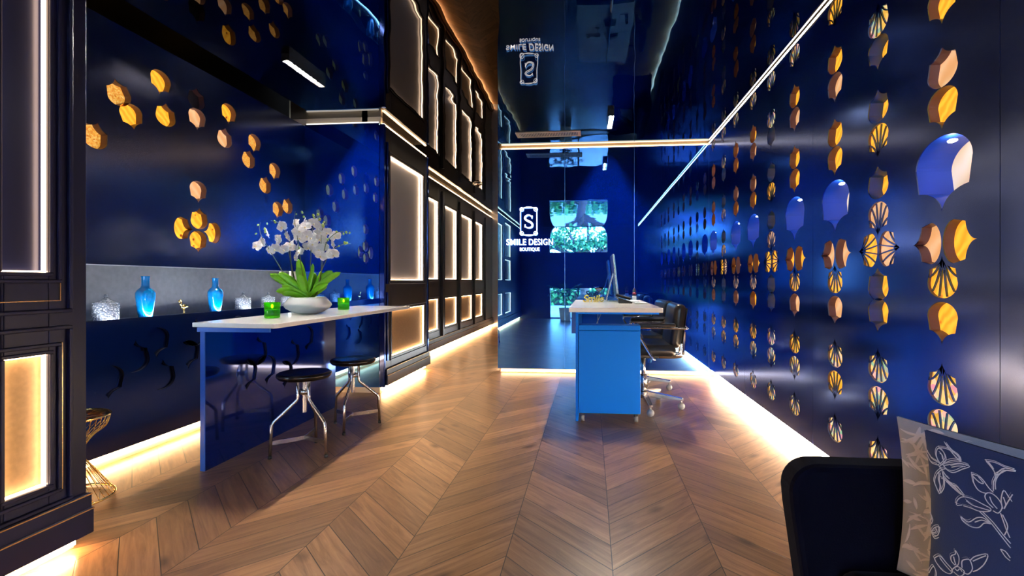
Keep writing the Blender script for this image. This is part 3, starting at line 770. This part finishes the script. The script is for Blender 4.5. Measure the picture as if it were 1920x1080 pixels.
for tip, w, b, y in [((168, 598), .058, .01, -.03), ((250, 748), .055, .0, -.06), ((268, 585), .05, .01, -.05), ((368, 472), .048, .0, .03), ((404, 545), .05, .0, -.02), ((522, 512), .052, .0, .0),
                     ((505, 590), .045, 0, .05), ((560, 570), .05, 0, .05), ((682, 572), .056, .0, .02), ((782, 588), .042, .0, -.02), ((695, 682), .046, -.005, -.05), ((535, 742), .045, 0, -.08), ((320, 770), .042, 0, -.08),
                     ((300, 700), .045, 0, -.06), ((440, 600), .045, 0, -.05), ((600, 700), .045, 0, .06)]:
    leaf(tip, w, b, y)
stems = [[(345, 760), (325, 690), (215, 500), (150, 390), (90, 280), (78, 215), (92, 168)], [(400, 780), (350, 620), (310, 470), (270, 360), (235, 330)], [(400, 780), (345, 600), (325, 400), (318, 310), (285, 240), (230, 170), (160, 148)],
         [(465, 790), (455, 680), (430, 480), (412, 300), (395, 150), (410, 80)], [(500, 790), (500, 520), (506, 290), (520, 180), (540, 95)], [(540, 790), (590, 640), (588, 400), (585, 270), (600, 200), (622, 150)],
         [(560, 780), (610, 540), (645, 360), (700, 290), (760, 255), (822, 252)], [(590, 600), (640, 470), (690, 390), (750, 355), (822, 342)]]
for k, s_ in enumerate(stems):
    yy = [-.04, .03, -.01, -.05, .02, .03, -.03, .05][k]
    pts = [zp(px, py, yy*(i/(len(s_)-1))) for i, (px, py) in enumerate(s_)]
    pp = smooth_path(pts, 5); MB().tube(pp, [.0032-.0016*i/len(pp) for i in range(len(pp))], 7).build('flower_stem', 'stem', oc)
# one orchid flower, facing -Y
def petal(mb, ang, ln, wd, cup, wide):
    c, s = math.cos(ang), math.sin(ang); vs = []; n, mm = 7, 6
    for i in range(n+1):
        t = i/n; w = wd*(math.sin(math.pi*(t**(.75 if wide else 1)*.92+.06)))**.7 if i < n else wd*.12
        for k in range(mm+1):
            q = (k/mm*2-1); x = ln*t; y = w*q
            dep = cup*(t*t)*.8 - cup*.5*q*q*(.4+t) + (.002*math.sin(9*q+5*t))
            vs.append((x*c-y*s, dep, x*s+y*c))
    fs = [(i*(mm+1)+k, i*(mm+1)+k+1, (i+1)*(mm+1)+k+1, (i+1)*(mm+1)+k) for i in range(n) for k in range(mm)]
    mb.add(vs, fs, True)
fl = MB()
for a in (90, 215, 325): petal(fl, R(a), .040, .0155, .006, False)
for a in (8, 172): petal(fl, R(a), .045, .026, -.004, True)
fo = fl.build('flower', 'petal', oc)
lp = MB().ball((0, -.007, -.005), .0055, 8, (.9, 1.3, .9)).ball((-.004, -.009, -.010), .0032, 8).ball((.004, -.009, -.010), .0032, 8).build('flower_lip', 'lip', fo)
flw = [(80, 335), (92, 400), (62, 365), (145, 262), (180, 300), (205, 345), (265, 368), (245, 395), (310, 400), (325, 380), (282, 205), (368, 172), (430, 160), (455, 190), (352, 240), (345, 290), (400, 225), (380, 290), (440, 240), (368, 352), (405, 400),
       (450, 420), (418, 462), (460, 370), (500, 215), (540, 245), (500, 280), (562, 300), (562, 180), (600, 370), (580, 395), (572, 240), (660, 255), (720, 285), (700, 350), (680, 430), (722, 440), (612, 450), (530, 350), (505, 400), (530, 300), (420, 300)]
for i, (px, py) in enumerate(flw):
    f_ = fo if i == 0 else fo.copy()
    if i: COL.objects.link(f_); l_ = lp.copy(); COL.objects.link(l_); l_.parent = f_
    f_.parent = oc; p = zp(px, py, rnd.uniform(-.075, .05)); f_.location = p
    f_.rotation_euler = (R(rnd.uniform(-25, 20)), R(rnd.uniform(-35, 35)), R(rnd.uniform(-45, 45)-10)); s_ = rnd.uniform(.82, 1.05); f_.scale = (s_, s_, s_)
b0 = MB().ball((0, 0, 0), .009, 10, (.8, .8, 1.15)).build('bud', 'bud', oc)
buds = [(48, 262), (80, 215), (70, 188), (92, 168), (90, 240), (160, 146), (190, 160), (218, 158), (232, 215), (385, 96), (402, 75), (420, 76), (420, 112), (500, 142), (520, 104), (540, 92), (547, 130), (612, 148), (622, 165), (600, 195), (632, 190), (615, 222), (630, 310), (745, 250), (775, 262), (800, 250), (822, 252), (752, 366), (778, 335), (805, 350), (820, 342), (422, 385), (130, 395)]
for i, (px, py) in enumerate(buds):
    b_ = b0 if i == 0 else b0.copy()
    if i: COL.objects.link(b_)
    b_.parent = oc; b_.location = zp(px, py, rnd.uniform(-.04, .04)); b_.rotation_euler = (rnd.random(), rnd.random(), 0); s_ = rnd.uniform(.7, 1.15); b_.scale = (s_, s_, s_)

# ------------------------------------------------------------------ candles
def candle(loc, label):
    t = thing('candle_glass', loc, label, 'candle', 'green candle glasses on the table')
    MB().lathe([(.0, 0), (.036, 0), (.040, .006), (.0415, .088), (.0395, .088), (.037, .012), (0, .010)], n=32, cap=False).build('glass', 'green_glass', t)
    w = MB().lathe([(.0, .0115), (.0365, .0125), (.0375, .046), (.012, .048), (0, .046)], n=28, cap=False).build('wax', 'wax', t)
    MB().ball((0, 0, .066), .0065, 10, (1, 1, 1.9)).build('flame', 'flame', w)
    return t
c1 = candle((-1.787, 2.62, .7455), 'green glass candle left of the orchid bowl, nearer the front')
c2 = copy_tree(c1); c2.location = (-1.785, 3.42, .7455); c2['label'] = 'green glass candle right of the orchid bowl, near the wall'

# ------------------------------------------------------------------ niche ornaments
XN = -2.535
def jar(loc, label, sc=1):
    t = thing('crystal_jar', loc, label, 'jar', 'lidded crystal jars in the wall niche'); t.scale = (sc, sc, sc)
    pr = [(0, 0), (.050, 0), (.055, .004)]
    z = .008
    while z < .082: pr += [(.0565, z), (.0545, z+.004)]; z += .008
    MB().lathe(pr+[(.055, .086), (.050, .088), (0, .088)], n=28, cap=False).build('body', 'crystal', t)
    ld = MB().lathe([(.0, .089), (.056, .089), (.056, .093), (.040, .099), (.022, .108), (.010, .118), (.006, .122), (0, .122)], n=28, cap=False).build('lid', 'crystal', t)
    MB().ball((0, 0, .130), .010, 12).build('knob', 'crystal', ld)
    return t
j0 = jar((XN, 2.365, N0-.001), 'large lidded crystal jar at the left end of the niche', 1.0)
for y, s_, lab in ((3.385, .92, 'lidded crystal jar in the niche just right of the second blue bottle'), (3.665, .86, 'lidded crystal jar in the niche above the front green candle'), (3.90, .8, 'lidded crystal jar in the niche hidden behind the orchid bowl')):
    j = copy_tree(j0); j.location = (XN, y, N0-.001); j.scale = (s_, s_, s_); j['label'] = lab
def bottle(loc, label, sc=1):
    t = tag(MB().lathe([(0, 0), (.030, 0), (.033, .004), (.040, .05), (.0475, .12), (.047, .14), (.040, .155), (.023, .172), (.0195, .182), (.0195, .228), (.0215, .232), (.0215, .236), (.016, .236), (.015, .18), (0, .17)], n=32, cap=False).build('blue_bottle', 'blue_glass'), label, 'vase', 'blue bottle vases in the wall niche')
    t.location = loc; t.scale = (sc, sc, sc); return t
bo = bottle((XN, 2.595, N0-.001), 'tall blue bottle vase in the niche beside the large jar', 1.0)
b2 = bo.copy(); COL.objects.link(b2); b2.location = (XN, 3.12, N0-.001); b2.scale = (.97, .97, .97); b2['label'] = 'tall blue bottle vase in the niche right of the small gold flamingo'
fm = thing('flamingo_figurine', (XN, 2.86, N0-.001), 'tiny gold flamingo figurine in the niche between two blue bottles', 'figurine', rz=R(90))
m = MB().ball((0, 0, .048), .018, 12, (1.25, .75, .85), Matrix.Rotation(R(-12), 3, 'Y'))
m.tube(smooth_path([(-.014, 0, .052), (-.024, 0, .066), (-.016, 0, .080), (-.022, 0, .090), (-.032, 0, .088), (-.036, 0, .078)]), [.006]*8+[.0045]*18, 8)
m.tube([(.018, 0, .05), (.034, 0, .044)], [.008, .002], 8)
m.build('body', 'gold', fm); 
for y in (-.004, .004): MB().tube([(0, y, .038), (.002, y, .018), (0, y, 0)], .0022, 6).build('leg', 'gold', fm)

# ------------------------------------------------------------------ gold wire table behind the front pier
gw = thing('wire_side_table', (-2.262, 1.93, 0), 'gold wire hourglass side table behind the front pier', 'side table')
def ring(r, z, n=40): return [(r*math.cos(2*math.pi*i/n), r*math.sin(2*math.pi*i/n), z) for i in range(n)]
MB().tube(ring(.165, .008), .005, 6, closed=True).build('base_ring', 'gold', gw); MB().tube(ring(.150, .362), .004, 6, closed=True).build('top_ring', 'gold', gw)
m = MB()
for k in range(40):
    a = 2*math.pi*k/40
    prof = smooth_path([(.165, 0, .008), (.09, 0, .13), (.055, 0, .20), (.09, 0, .27), (.135, 0, .31), (.150, 0, .362)], 4)
    m.tube([(p.x*math.cos(a), p.x*math.sin(a), p.z) for p in prof], .0016, 5)
m.build('wire_cage', 'gold', gw)
MB().lathe([(0, .355), (.145, .355), (.145, .363), (0, .363)], n=36, cap=False).build('glass_top', glassy('amber_glass', (1, .85, .5)), gw)

# ------------------------------------------------------------------ reception desk
dk = thing('reception_desk', (0, 0, 0), 'white-topped blue reception desk running to the back wall', 'desk')
MB().box(-.146, .485, 3.335, 4.86, .742, .772).build('desktop', 'quartz', dk, bevel=.003)
MB().box(-.10, -.082, 3.37, 4.85, 0, .741).build('side_panel', 'blue_desk', dk, bevel=.002)
MB().box(-.10, -.082, 3.345, 3.369, 0, .741).box(-.0815, .46, 3.345, 3.36, .729, .7415).build('edge_trim', 'blue_desk', dk, bevel=.001)
MB().box(-.142, -.101, 3.70, 4.85, .56, .741).build('side_apron', 'blue_edge', dk)
MB().box(-.08, .40, 4.82, 4.84, .02, .741).build('end_panel', 'blue_edge', dk)
pd = thing('drawer_pedestal', (.128, 3.655, 0), 'bright blue pedestal cabinet on castors under the end of the desk', 'cabinet')
MB().box(-.207, .207, -.30, -.185, .055, .655).build('body', 'blue_desk', pd, bevel=.003)
MB().box(-.207, .207, -.318, -.301, .058, .618).build('front_panel', 'blue_desk', pd, bevel=.003)
MB().box(-.207, .207, -.318, -.301, .621, .654).build('top_rail', 'blue_desk', pd, bevel=.002)
for x in (-.18, .18):
    for y in (-.29, -.205):
        c = MB().rbox((x, y, .044), (.03, .03, .02), .005).build('caster', 'rubber', pd)
        MB().tube([(x-.011, y-.008, .021), (x+.011, y-.008, .021)], .0208, 16).build('wheel', 'greycaster', c)
MB().tube(smooth_path([(.10, 3.62, .7405), (.07, 3.60, .70), (.02, 3.57, .55), (.015, 3.55, .25), (.0, 3.6, .004)]), .003, 6).tube(smooth_path([(.06, 3.7, .7405), (.055, 3.68, .69), (.06, 3.66, .3), (.1, 3.62, .004)]), .0025, 6).build('power_cable', 'white', dk)

# monitor
mn = thing('computer_monitor', (.235, 4.46, .7735), 'slim silver desktop computer seen from the side on the desk', 'monitor')
tilt = Matrix.Rotation(R(-6), 3, 'Y'); tr4 = tilt.to_4x4()
def tilted(mb, off=(.0, 0, .03)):
    mb.v = [tuple(tilt @ Vector(v) + Vector(off)) for v in mb.v]; return mb
tilted(MB().box(-.009, .006, -.26, .26, 0, .385)).build('casing', 'silver', mn, bevel=.003)
tilted(MB().box(.0062, .0078, -.25, .25, .085, .375)).build('screen', 'screen', mn)
tilted(MB().box(.0062, .0085, -.255, .255, .005, .075)).build('chin', 'silver', mn)
pth = smooth_path([(-.034, 0, .25), (-.075, 0, .09), (-.09, 0, .02), (-.078, 0, .0065), (.06, 0, .0055)], 5); vs = []; fs = []
for i, p in enumerate(pth):
    t_ = (pth[min(i+1, len(pth)-1)]-pth[max(i-1, 0)]).normalized(); n_ = Vector((-t_.z, 0, t_.x))*.004
    for y in (-.09, .09): vs += [p+n_+Vector((0, y, 0)), p-n_+Vector((0, y, 0))]
for i in range(len(pth)-1):
    a = i*4; b = a+4; fs += [(a, b, b+2, a+2), (a+1, a+3, b+3, b+1), (a, a+1, b+1, b), (a+2, b+2, b+3, a+3)]
fs += [(0, 2, 3, 1), (len(vs)-4, len(vs)-3, len(vs)-1, len(vs)-2)]
MB().add(vs, fs).build('stand', 'silver', mn)
kb = tag(MB().box(.33, .42, 4.28, 4.62, .7725, .782).build('keyboard', 'white', bevel=.003), 'white keyboard lying on the desk in front of the computer', 'keyboard')
pp = tag(MB().box(.36, .46, 3.98, 4.2, .7725, .779).build('notepad', 'white', bevel=.001), 'white notepad on the desk near the chairs', 'notepad')
ph = thing('desk_telephone', (.28, 4.10, .7725), 'dark desk telephone beside the computer', 'telephone')
MB().prism([(-.05, 0), (.06, 0), (.06, .012), (-.05, .045)], lambda p, q, d: (p, d, q), -.07, .07).build('base', 'rubber', ph, bevel=.003)
MB().rbox((-.005, .045, .05), (.13, .035, .022), .010, rot=Matrix.Rotation(R(16), 3, 'Y')).build('handset', 'rubber', ph)
sd = thing('sanitiser_bottle', (.405, 4.6, .7725), 'small dark bottle with red band on a pale stand', 'bottle')
MB().box(-.018, .018, -.018, .018, 0, .045).build('stand', 'white', sd, bevel=.003)
MB().lathe([(0, .0455), (.015, .0455), (.016, .05), (.016, .10), (.007, .11), (.007, .118), (0, .118)], n=20, cap=False).build('bottle', 'rubber', sd)
MB().lathe([(.0162, .060), (.0166, .060), (.0166, .078), (.0162, .078)], n=20, cap=False).build('label_band', mat('red_band', (.55, .05, .06), .4), sd)
# gold lettering ornament
gs = thing('gold_letter_ornament', (.01, 4.2, .773), 'gold script word ornament standing on the reception desk', 'ornament')
def gtext(body, size, x, y):
    c = bpy.data.curves.new('t', 'FONT'); c.body = body; c.size = size; c.extrude = .006; c.bevel_depth = .0035; c.space_character = .92; c.shear = .25
    o = bpy.data.objects.new('t', c); COL.objects.link(o); bpy.context.view_layer.update()
    me = bpy.data.meshes.new_from_object(o.evaluated_get(bpy.context.evaluated_depsgraph_get())); bpy.data.objects.remove(o)
    for v in me.vertices: v.co = (v.co.x+x, -v.co.z+y, v.co.y+.004)
    me.materials.clear(); me.materials.append(M['gold']); ob = bpy.data.objects.new('lettering', me); COL.objects.link(ob); ob.parent = gs
gtext('Smile', .088, -.075, 0)
cg = thing('coupe_glass', (.075, 4.34, .773), 'stemmed coupe glass standing behind the gold word ornament', 'glass')
MB().lathe([(0, 0), (.030, 0), (.028, .003), (.004, .006), (.003, .085), (.012, .092), (.036, .112), (.038, .125), (.036, .125), (.033, .112), (.010, .095), (0, .093)], n=28, cap=False).build('glass', glassy('pinkish_glass', (1, .9, .9)), cg)

# ------------------------------------------------------------------ office chairs
def chair(loc, rz, label):
    t = thing('office_chair', loc, label, 'office chair', 'black leather office chairs at the reception desk', rz)
    # local: faces -X (towards the desk), back at +X
    MB().rbox((-.02, 0, .455), (.46, .46, .085), .038, 4).build('seat', 'leather', t)
    bk = MB().rbox((0, 0, 0), (.085, .42, .32), .04, 4, Matrix.Rotation(R(8), 3, 'Y')); bk.v = [(x+.225, y, z+.63) for x, y, z in bk.v]; bk.build('backrest', 'leather', t)
    sm = MB(); sm.v = []; sm.rbox((0, 0, 0), (.012, .36, .26), .006, 2, Matrix.Rotation(R(8), 3, 'Y')); sm.v = [(x+.273, y, z+.63) for x, y, z in sm.v]; sm.build('back_shell', 'leather', t)
    MB().box(-.13, .10, -.10, .10, .385, .412).box(.05, .24, -.03, .03, .388, .398).build('under_plate', 'rubber', t, bevel=.004)
    MB().tube(smooth_path([(.10, 0, .393), (.25, 0, .395), (.285, 0, .43), (.287, 0, .66)]), .008, 8, squash=3).build('back_bracket', 'chrome', t)
    for s in (-1, 1):
        y = s*.26
        a = MB().tube(smooth_path([(.06, s*.15, .395), (.05, y*.98, .398), (.03, y, .42), (-.07, y, .585), (-.075, y, .612), (-.05, y, .625), (.24, y, .622), (.275, y*.96, .622), (.29, y*.5, .622), (.29, 0, .622)], 5), .0095, 10).build('armrest', 'chrome', t)
        MB().rbox((.06, y, .642), (.27, .05, .028), .013, 3).build('arm_pad', 'leather', a)
    MB().lathe([(.0, .20), (.016, .20), (.016, .388), (0, .388)], n=16, cap=False).lathe([(0, .12), (.028, .12), (.026, .245), (.018, .25), (0, .25)], n=20, cap=False).build('gas_column', 'steel', t)
    MB().lathe([(0, .075), (.04, .075), (.042, .125), (0, .13)], n=20, cap=False).build('hub', 'steel', t)
    for k in range(5):
        a = R(-14+72*k); c, s = math.cos(a), math.sin(a); u = Vector((c, s, 0)); w = Vector((-s, c, 0))
        m = MB(); vs = []
        for r, hw, z0, z1 in ((.03, .020, .085, .125), (.29, .014, .068, .088)):
            for d in (-hw, hw):
                for z in (z0, z1): vs.append(u*r+w*d+Vector((0, 0, z)))
        m.add(vs, [(0, 1, 3, 2), (4, 6, 7, 5), (0, 4, 5, 1), (2, 3, 7, 6), (0, 2, 6, 4), (1, 5, 7, 3)])
        arm = m.build('base_arm', 'steel', t, bevel=.003)
        cs = MB().ball(u*.278+Vector((0, 0, .028)), .027, 14, (1, 1, 1)).tube([u*.278+Vector((0, 0, .045)), u*.278+Vector((0, 0, .07))], .007, 8).build('caster', 'greycaster', arm)
    return t
ch = chair((.40, 3.77, 0), R(0), 'black leather office chair at the near end of the desk, chrome arms')
ch2 = copy_tree(ch); ch2.location = (.41, 4.40, 0); ch2.rotation_euler.z = R(6); ch2['label'] = 'black leather office chair farther back, beside the computer'

# ------------------------------------------------------------------ sofa
sf = thing('sofa', (.80, .3, 0), 'dark navy velvet sofa along the right wall', 'sofa')
def sofa_arm(y0, y1):
    m = MB(); n = 8
    prof = []
    for i in range(n+1):
        a = math.pi/2*i/n; prof.append((-.407+.055*(1-math.cos(a)), .535+.055*math.sin(a)))
    poly = [(-.372, .03), (-.376, .3)]+[(-.404, .50)]+prof+[(.32, .590), (.32, .03)]
    m.prism(poly, lambda p, q, d: (p, d, q), y0, y1); return m
sofa_arm(.70, .768).build('armrest', 'velvet', sf, bevel=.012)
sofa_arm(-.85, -.76).build('armrest', 'velvet', sf, bevel=.012)
MB().rbox((.24, -.03, .42), (.16, 1.46, .62), .05, 4).build('backrest', 'velvet', sf)
MB().box(-.33, .31, -.755, .695, .10, .26).build('base', 'velvet', sf, bevel=.01)
for y0 in (-.755, -.03): MB().rbox((-.09, y0+.3625, .335), (.50, .72, .15), .04, 5).build('seat_cushion', 'velvet', sf)
for x in (-.30, .28):
    for y in (-.8, .74): MB().tube([(x, y, 0), (x, y, .10)], .016, 10).build('leg', 'rubber', sf)

# ------------------------------------------------------------------ cushions
def cushion(name, corner, U, V, w, h, T, label, m):
    """corner = upper corner nearest the far arm; U runs along the face, V upwards"""
    N = U.cross(V).normalized(); C_ = corner+U*w/2-V*h/2; n = 20
    def sur(a, b, side=1):
        ea = 1-.07*(1-a*a)*0; x = a*(1-.05*(1-b*b)); y = b*(1-.05*(1-a*a))
        th = T*((1-a**2)*(1-b**2))**.42 if abs(a) < 1 and abs(b) < 1 else 0
        wr = .004*math.sin(7*a+3*b)*(1-abs(a)) 
        return C_+U*(x*w/2)+V*(y*h/2)+N*side*(th+wr*(th > 0)+.002)
    mb = MB()
    for side in (1, -1):
        vs = [sur(-1+2*i/n, -1+2*j/n, side) for j in range(n+1) for i in range(n+1)]
        mb.add(vs, [(j*(n+1)+i, j*(n+1)+i+1, (j+1)*(n+1)+i+1, (j+1)*(n+1)+i) for j in range(n) for i in range(n)], True)
    o = mb.build(name, m); tag(o, label, 'cushion'); 
    return o, sur
U1 = Vector((.44, -.90, 0)).normalized(); Z = Vector((0, 0, 1))

P0 = Vector((.537, .840, .7115))
STITCH = [[(-0.844,0.711),(-0.878,0.758),(-0.888,0.817),(-0.873,0.872),(-0.834,0.858),(-0.81,0.791),(-0.839,0.721)],[(-0.863,0.725),(-0.924,0.736),(-0.954,0.77),(-0.996,0.8)],[(-0.873,0.696),(-0.924,0.687),(-0.954,0.713),(-0.975,0.752)],[(-0.824,0.736),(-0.786,0.786),(-0.73,0.829),(-0.707,0.832),(-0.748,0.882),(-0.815,0.899),(-0.868,0.882)],[(-0.819,0.723),(-0.767,0.764),(-0.711,0.804),(-0.648,0.808),(-0.693,0.755),(-0.758,0.683),(-0.815,0.693)],[(-0.815,0.946),(-0.767,0.897),(-0.72,0.872),(-0.707,0.825),(-0.73,0.837),(-0.781,0.89),(-0.829,0.948)],[(-0.844,0.663),(-0.883,0.594),(-0.905,0.502),(-0.888,0.447),(-0.863,0.397),(-0.849,0.469),(-0.863,0.541),(-0.854,0.626)],[(-0.834,0.652),(-0.819,0.564),(-0.824,0.483),(-0.849,0.413)],[(-0.829,0.654),(-0.805,0.619),(-0.781,0.608)],[(-0.863,0.685),(-0.834,0.723),(-0.815,0.693),(-0.844,0.671),(-0.863,0.693)],[(-0.859,0.831),(-0.839,0.816),(-0.829,0.765)],[(-0.767,0.733),(-0.72,0.772),(-0.675,0.791)],[(-0.844,0.575),(-0.786,0.567),(-0.73,0.535),(-0.675,0.489)],[(-0.815,0.599),(-0.767,0.561),(-0.72,0.556),(-0.67,0.5)],[(-0.805,0.564),(-0.748,0.525),(-0.693,0.494)],[(-0.725,0.368),(-0.72,0.417),(-0.684,0.477),(-0.622,0.498),(-0.553,0.486),(-0.503,0.472),(-0.511,0.438),(-0.57,0.402),(-0.622,0.4),(-0.675,0.39)],[(-0.72,0.363),(-0.684,0.393)],[(-0.657,0.454),(-0.613,0.435),(-0.553,0.442),(-0.503,0.45)],[(-0.487,0.489),(-0.52,0.52),(-0.54,0.567),(-0.528,0.611),(-0.495,0.622),(-0.455,0.588),(-0.435,0.528),(-0.455,0.458),(-0.487,0.46)],[(-0.511,0.584),(-0.495,0.535),(-0.463,0.496)],[(-0.626,0.743),(-0.613,0.66),(-0.579,0.604),(-0.528,0.603)],[(-0.626,0.743),(-0.57,0.735),(-0.52,0.667),(-0.491,0.639)],[(-0.617,0.718),(-0.579,0.686),(-0.553,0.692),(-0.587,0.734)],[(-0.491,0.653),(-0.495,0.738),(-0.483,0.803),(-0.511,0.861),(-0.553,0.907)],[(-0.479,0.675),(-0.483,0.745),(-0.467,0.826),(-0.431,0.887)],[(-0.553,0.907),(-0.52,0.886),(-0.503,0.858),(-0.536,0.9)],[(-0.431,0.516),(-0.443,0.595),(-0.431,0.694),(-0.399,0.648),(-0.379,0.618)],[(-0.423,0.521),(-0.407,0.587),(-0.379,0.688)],[(-0.431,0.63),(-0.415,0.568),(-0.423,0.528)],[(-0.693,0.265),(-0.675,0.23),(-0.622,0.212),(-0.57,0.238),(-0.536,0.305),(-0.495,0.324)],[(-0.693,0.268),(-0.639,0.246),(-0.587,0.324),(-0.545,0.351),(-0.499,0.329)],[(-0.596,0.274),(-0.553,0.323),(-0.511,0.328)],[(-0.57,0.402),(-0.503,0.341),(-0.439,0.253),(-0.379,0.167)],[(-0.553,0.412),(-0.487,0.351),(-0.423,0.264),(-0.379,0.21)],[(-0.443,0.466),(-0.423,0.392),(-0.407,0.331),(-0.384,0.262)],[(-0.431,0.459),(-0.399,0.365),(-0.415,0.269)],[(-0.435,0.113),(-0.407,0.112),(-0.379,0.069)],[(-0.435,0.113),(-0.407,0.062),(-0.379,0.041)],[(-0.949,-0.068),(-0.924,-0.1),(-0.883,-0.072),(-0.865,0.028),(-0.914,-0.012),(-0.944,-0.089),(-0.914,-0.133),(-0.873,-0.09)],[(-0.934,-0.082),(-0.903,-0.054),(-0.893,-0.007)],[(-0.96,0.113),(-0.934,0.064),(-0.949,0.005)],[(-0.914,-0.36),(-0.863,-0.291),(-0.805,-0.326),(-0.758,-0.368),(-0.786,-0.429),(-0.844,-0.435),(-0.893,-0.393),(-0.914,-0.36)],[(-0.863,-0.315),(-0.815,-0.357),(-0.767,-0.391)],[(-0.739,-0.291),(-0.767,-0.266),(-0.767,-0.211),(-0.734,-0.164),(-0.734,-0.125),(-0.707,-0.174),(-0.711,-0.255),(-0.734,-0.311)],[(-0.748,-0.205),(-0.739,-0.252),(-0.73,-0.284)],[(-0.684,-0.272),(-0.684,-0.203),(-0.657,-0.16),(-0.626,-0.145),(-0.609,-0.221),(-0.639,-0.306),(-0.675,-0.318)],[(-0.622,-0.141),(-0.587,-0.071),(-0.511,0.007),(-0.528,-0.1),(-0.57,-0.199),(-0.604,-0.248)],[(-0.604,-0.136),(-0.553,-0.06),(-0.52,-0.014)],[(-0.767,-0.375),(-0.73,-0.3),(-0.693,-0.287),(-0.666,-0.311),(-0.702,-0.386),(-0.748,-0.376)],[(-0.702,-0.386),(-0.72,-0.454)],[(-0.675,-0.364),(-0.639,-0.396)],[(-0.739,-0.33),(-0.72,-0.339),(-0.702,-0.301),(-0.684,-0.318)],[(-0.965,-0.579),(-0.924,-0.465),(-0.893,-0.506),(-0.898,-0.599)],[(-0.553,0.907),(-0.503,0.923),(-0.439,0.912),(-0.379,0.913)],[(-0.487,0.801),(-0.463,0.842),(-0.439,0.883),(-0.379,0.906)]]
cu1, sur = cushion('cushion', P0, U1, Z, .405, .279, .042, 'navy cushion embroidered with pale flowers on the sofa', 'navy_cotton')
def sflip(a, b):
    best = sur(a, b, 1), sur(a, b, -1); return min(best, key=lambda p: p.x)
m = MB()
for l in STITCH:
    q = smooth_path([(a, b, 0) for a, b in l], 4)
    pts = [sflip(max(-.97, min(.97, p.x)), max(-.97, min(.97, p.y))) for p in q]
    m.tube(pts, .0007, 5)
    m.tube([p+Vector((0, .0022, .0018)) for p in pts], .0005, 4)
m.build('floral_embroidery', 'thread', cu1)
U2 = Vector((.5, -.86, 0)).normalized()
cu2, sur2 = cushion('cushion', Vector((.568, .965, .70)), U2, Z, .46, .285, .048, 'light grey leaf-patterned cushion standing between navy cushion and sofa arm', 'linen')

def s2f(a, b):
    p, q = sur2(a, b, 1), sur2(a, b, -1); return p if p.x < q.x else q
M['blade'] = mat('pale_leaf_print', (.55, .58, .67), .8)
rnd = random.Random(4); m = MB()
for k in range(150):
    a0 = rnd.uniform(-.97, .5) if k > 80 else rnd.uniform(-.97, -.6); b0_ = rnd.uniform(-.95, .95)
    an = rnd.uniform(.1, 1.1)*(1 if rnd.random() > .35 else -1); ln = rnd.uniform(.10, .26); cv = rnd.uniform(-.5, .5)
    pts = []
    for i in range(9):
        t = i/8; aa = a0+ln*t*math.cos(an+cv*t)*.8; bb_ = b0_+ln*t*math.sin(an+cv*t)*1.3
        pts.append(s2f(max(-.985, min(.97, aa)), max(-.97, min(.97, bb_))))
    if (pts[-1]-pts[0]).length < .02: continue
    n_ = len(pts); w = rnd.uniform(.0018, .0042); fs = []; vs = []
    N2 = U2.cross(Z).normalized(); N2 = N2 if N2.x < 0 else -N2
    for i, p in enumerate(pts):
        t_ = (pts[min(i+1, n_-1)]-pts[max(i-1, 0)]).normalized(); sd_ = t_.cross(N2).normalized(); ww = w*math.sin(math.pi*(i/(n_-1)*.94+.03))
        for c_ in (-1, 0, 1): vs.append(p+sd_*ww*c_+N2*(.0012 if c_ == 0 else .0002))
    for i in range(n_-1):
        for c_ in range(2): fs.append((i*3+c_, i*3+c_+1, i*3+c_+4, i*3+c_+3))
    m.add(vs, fs, True)
m.build('leaf_print', 'blade', cu2)
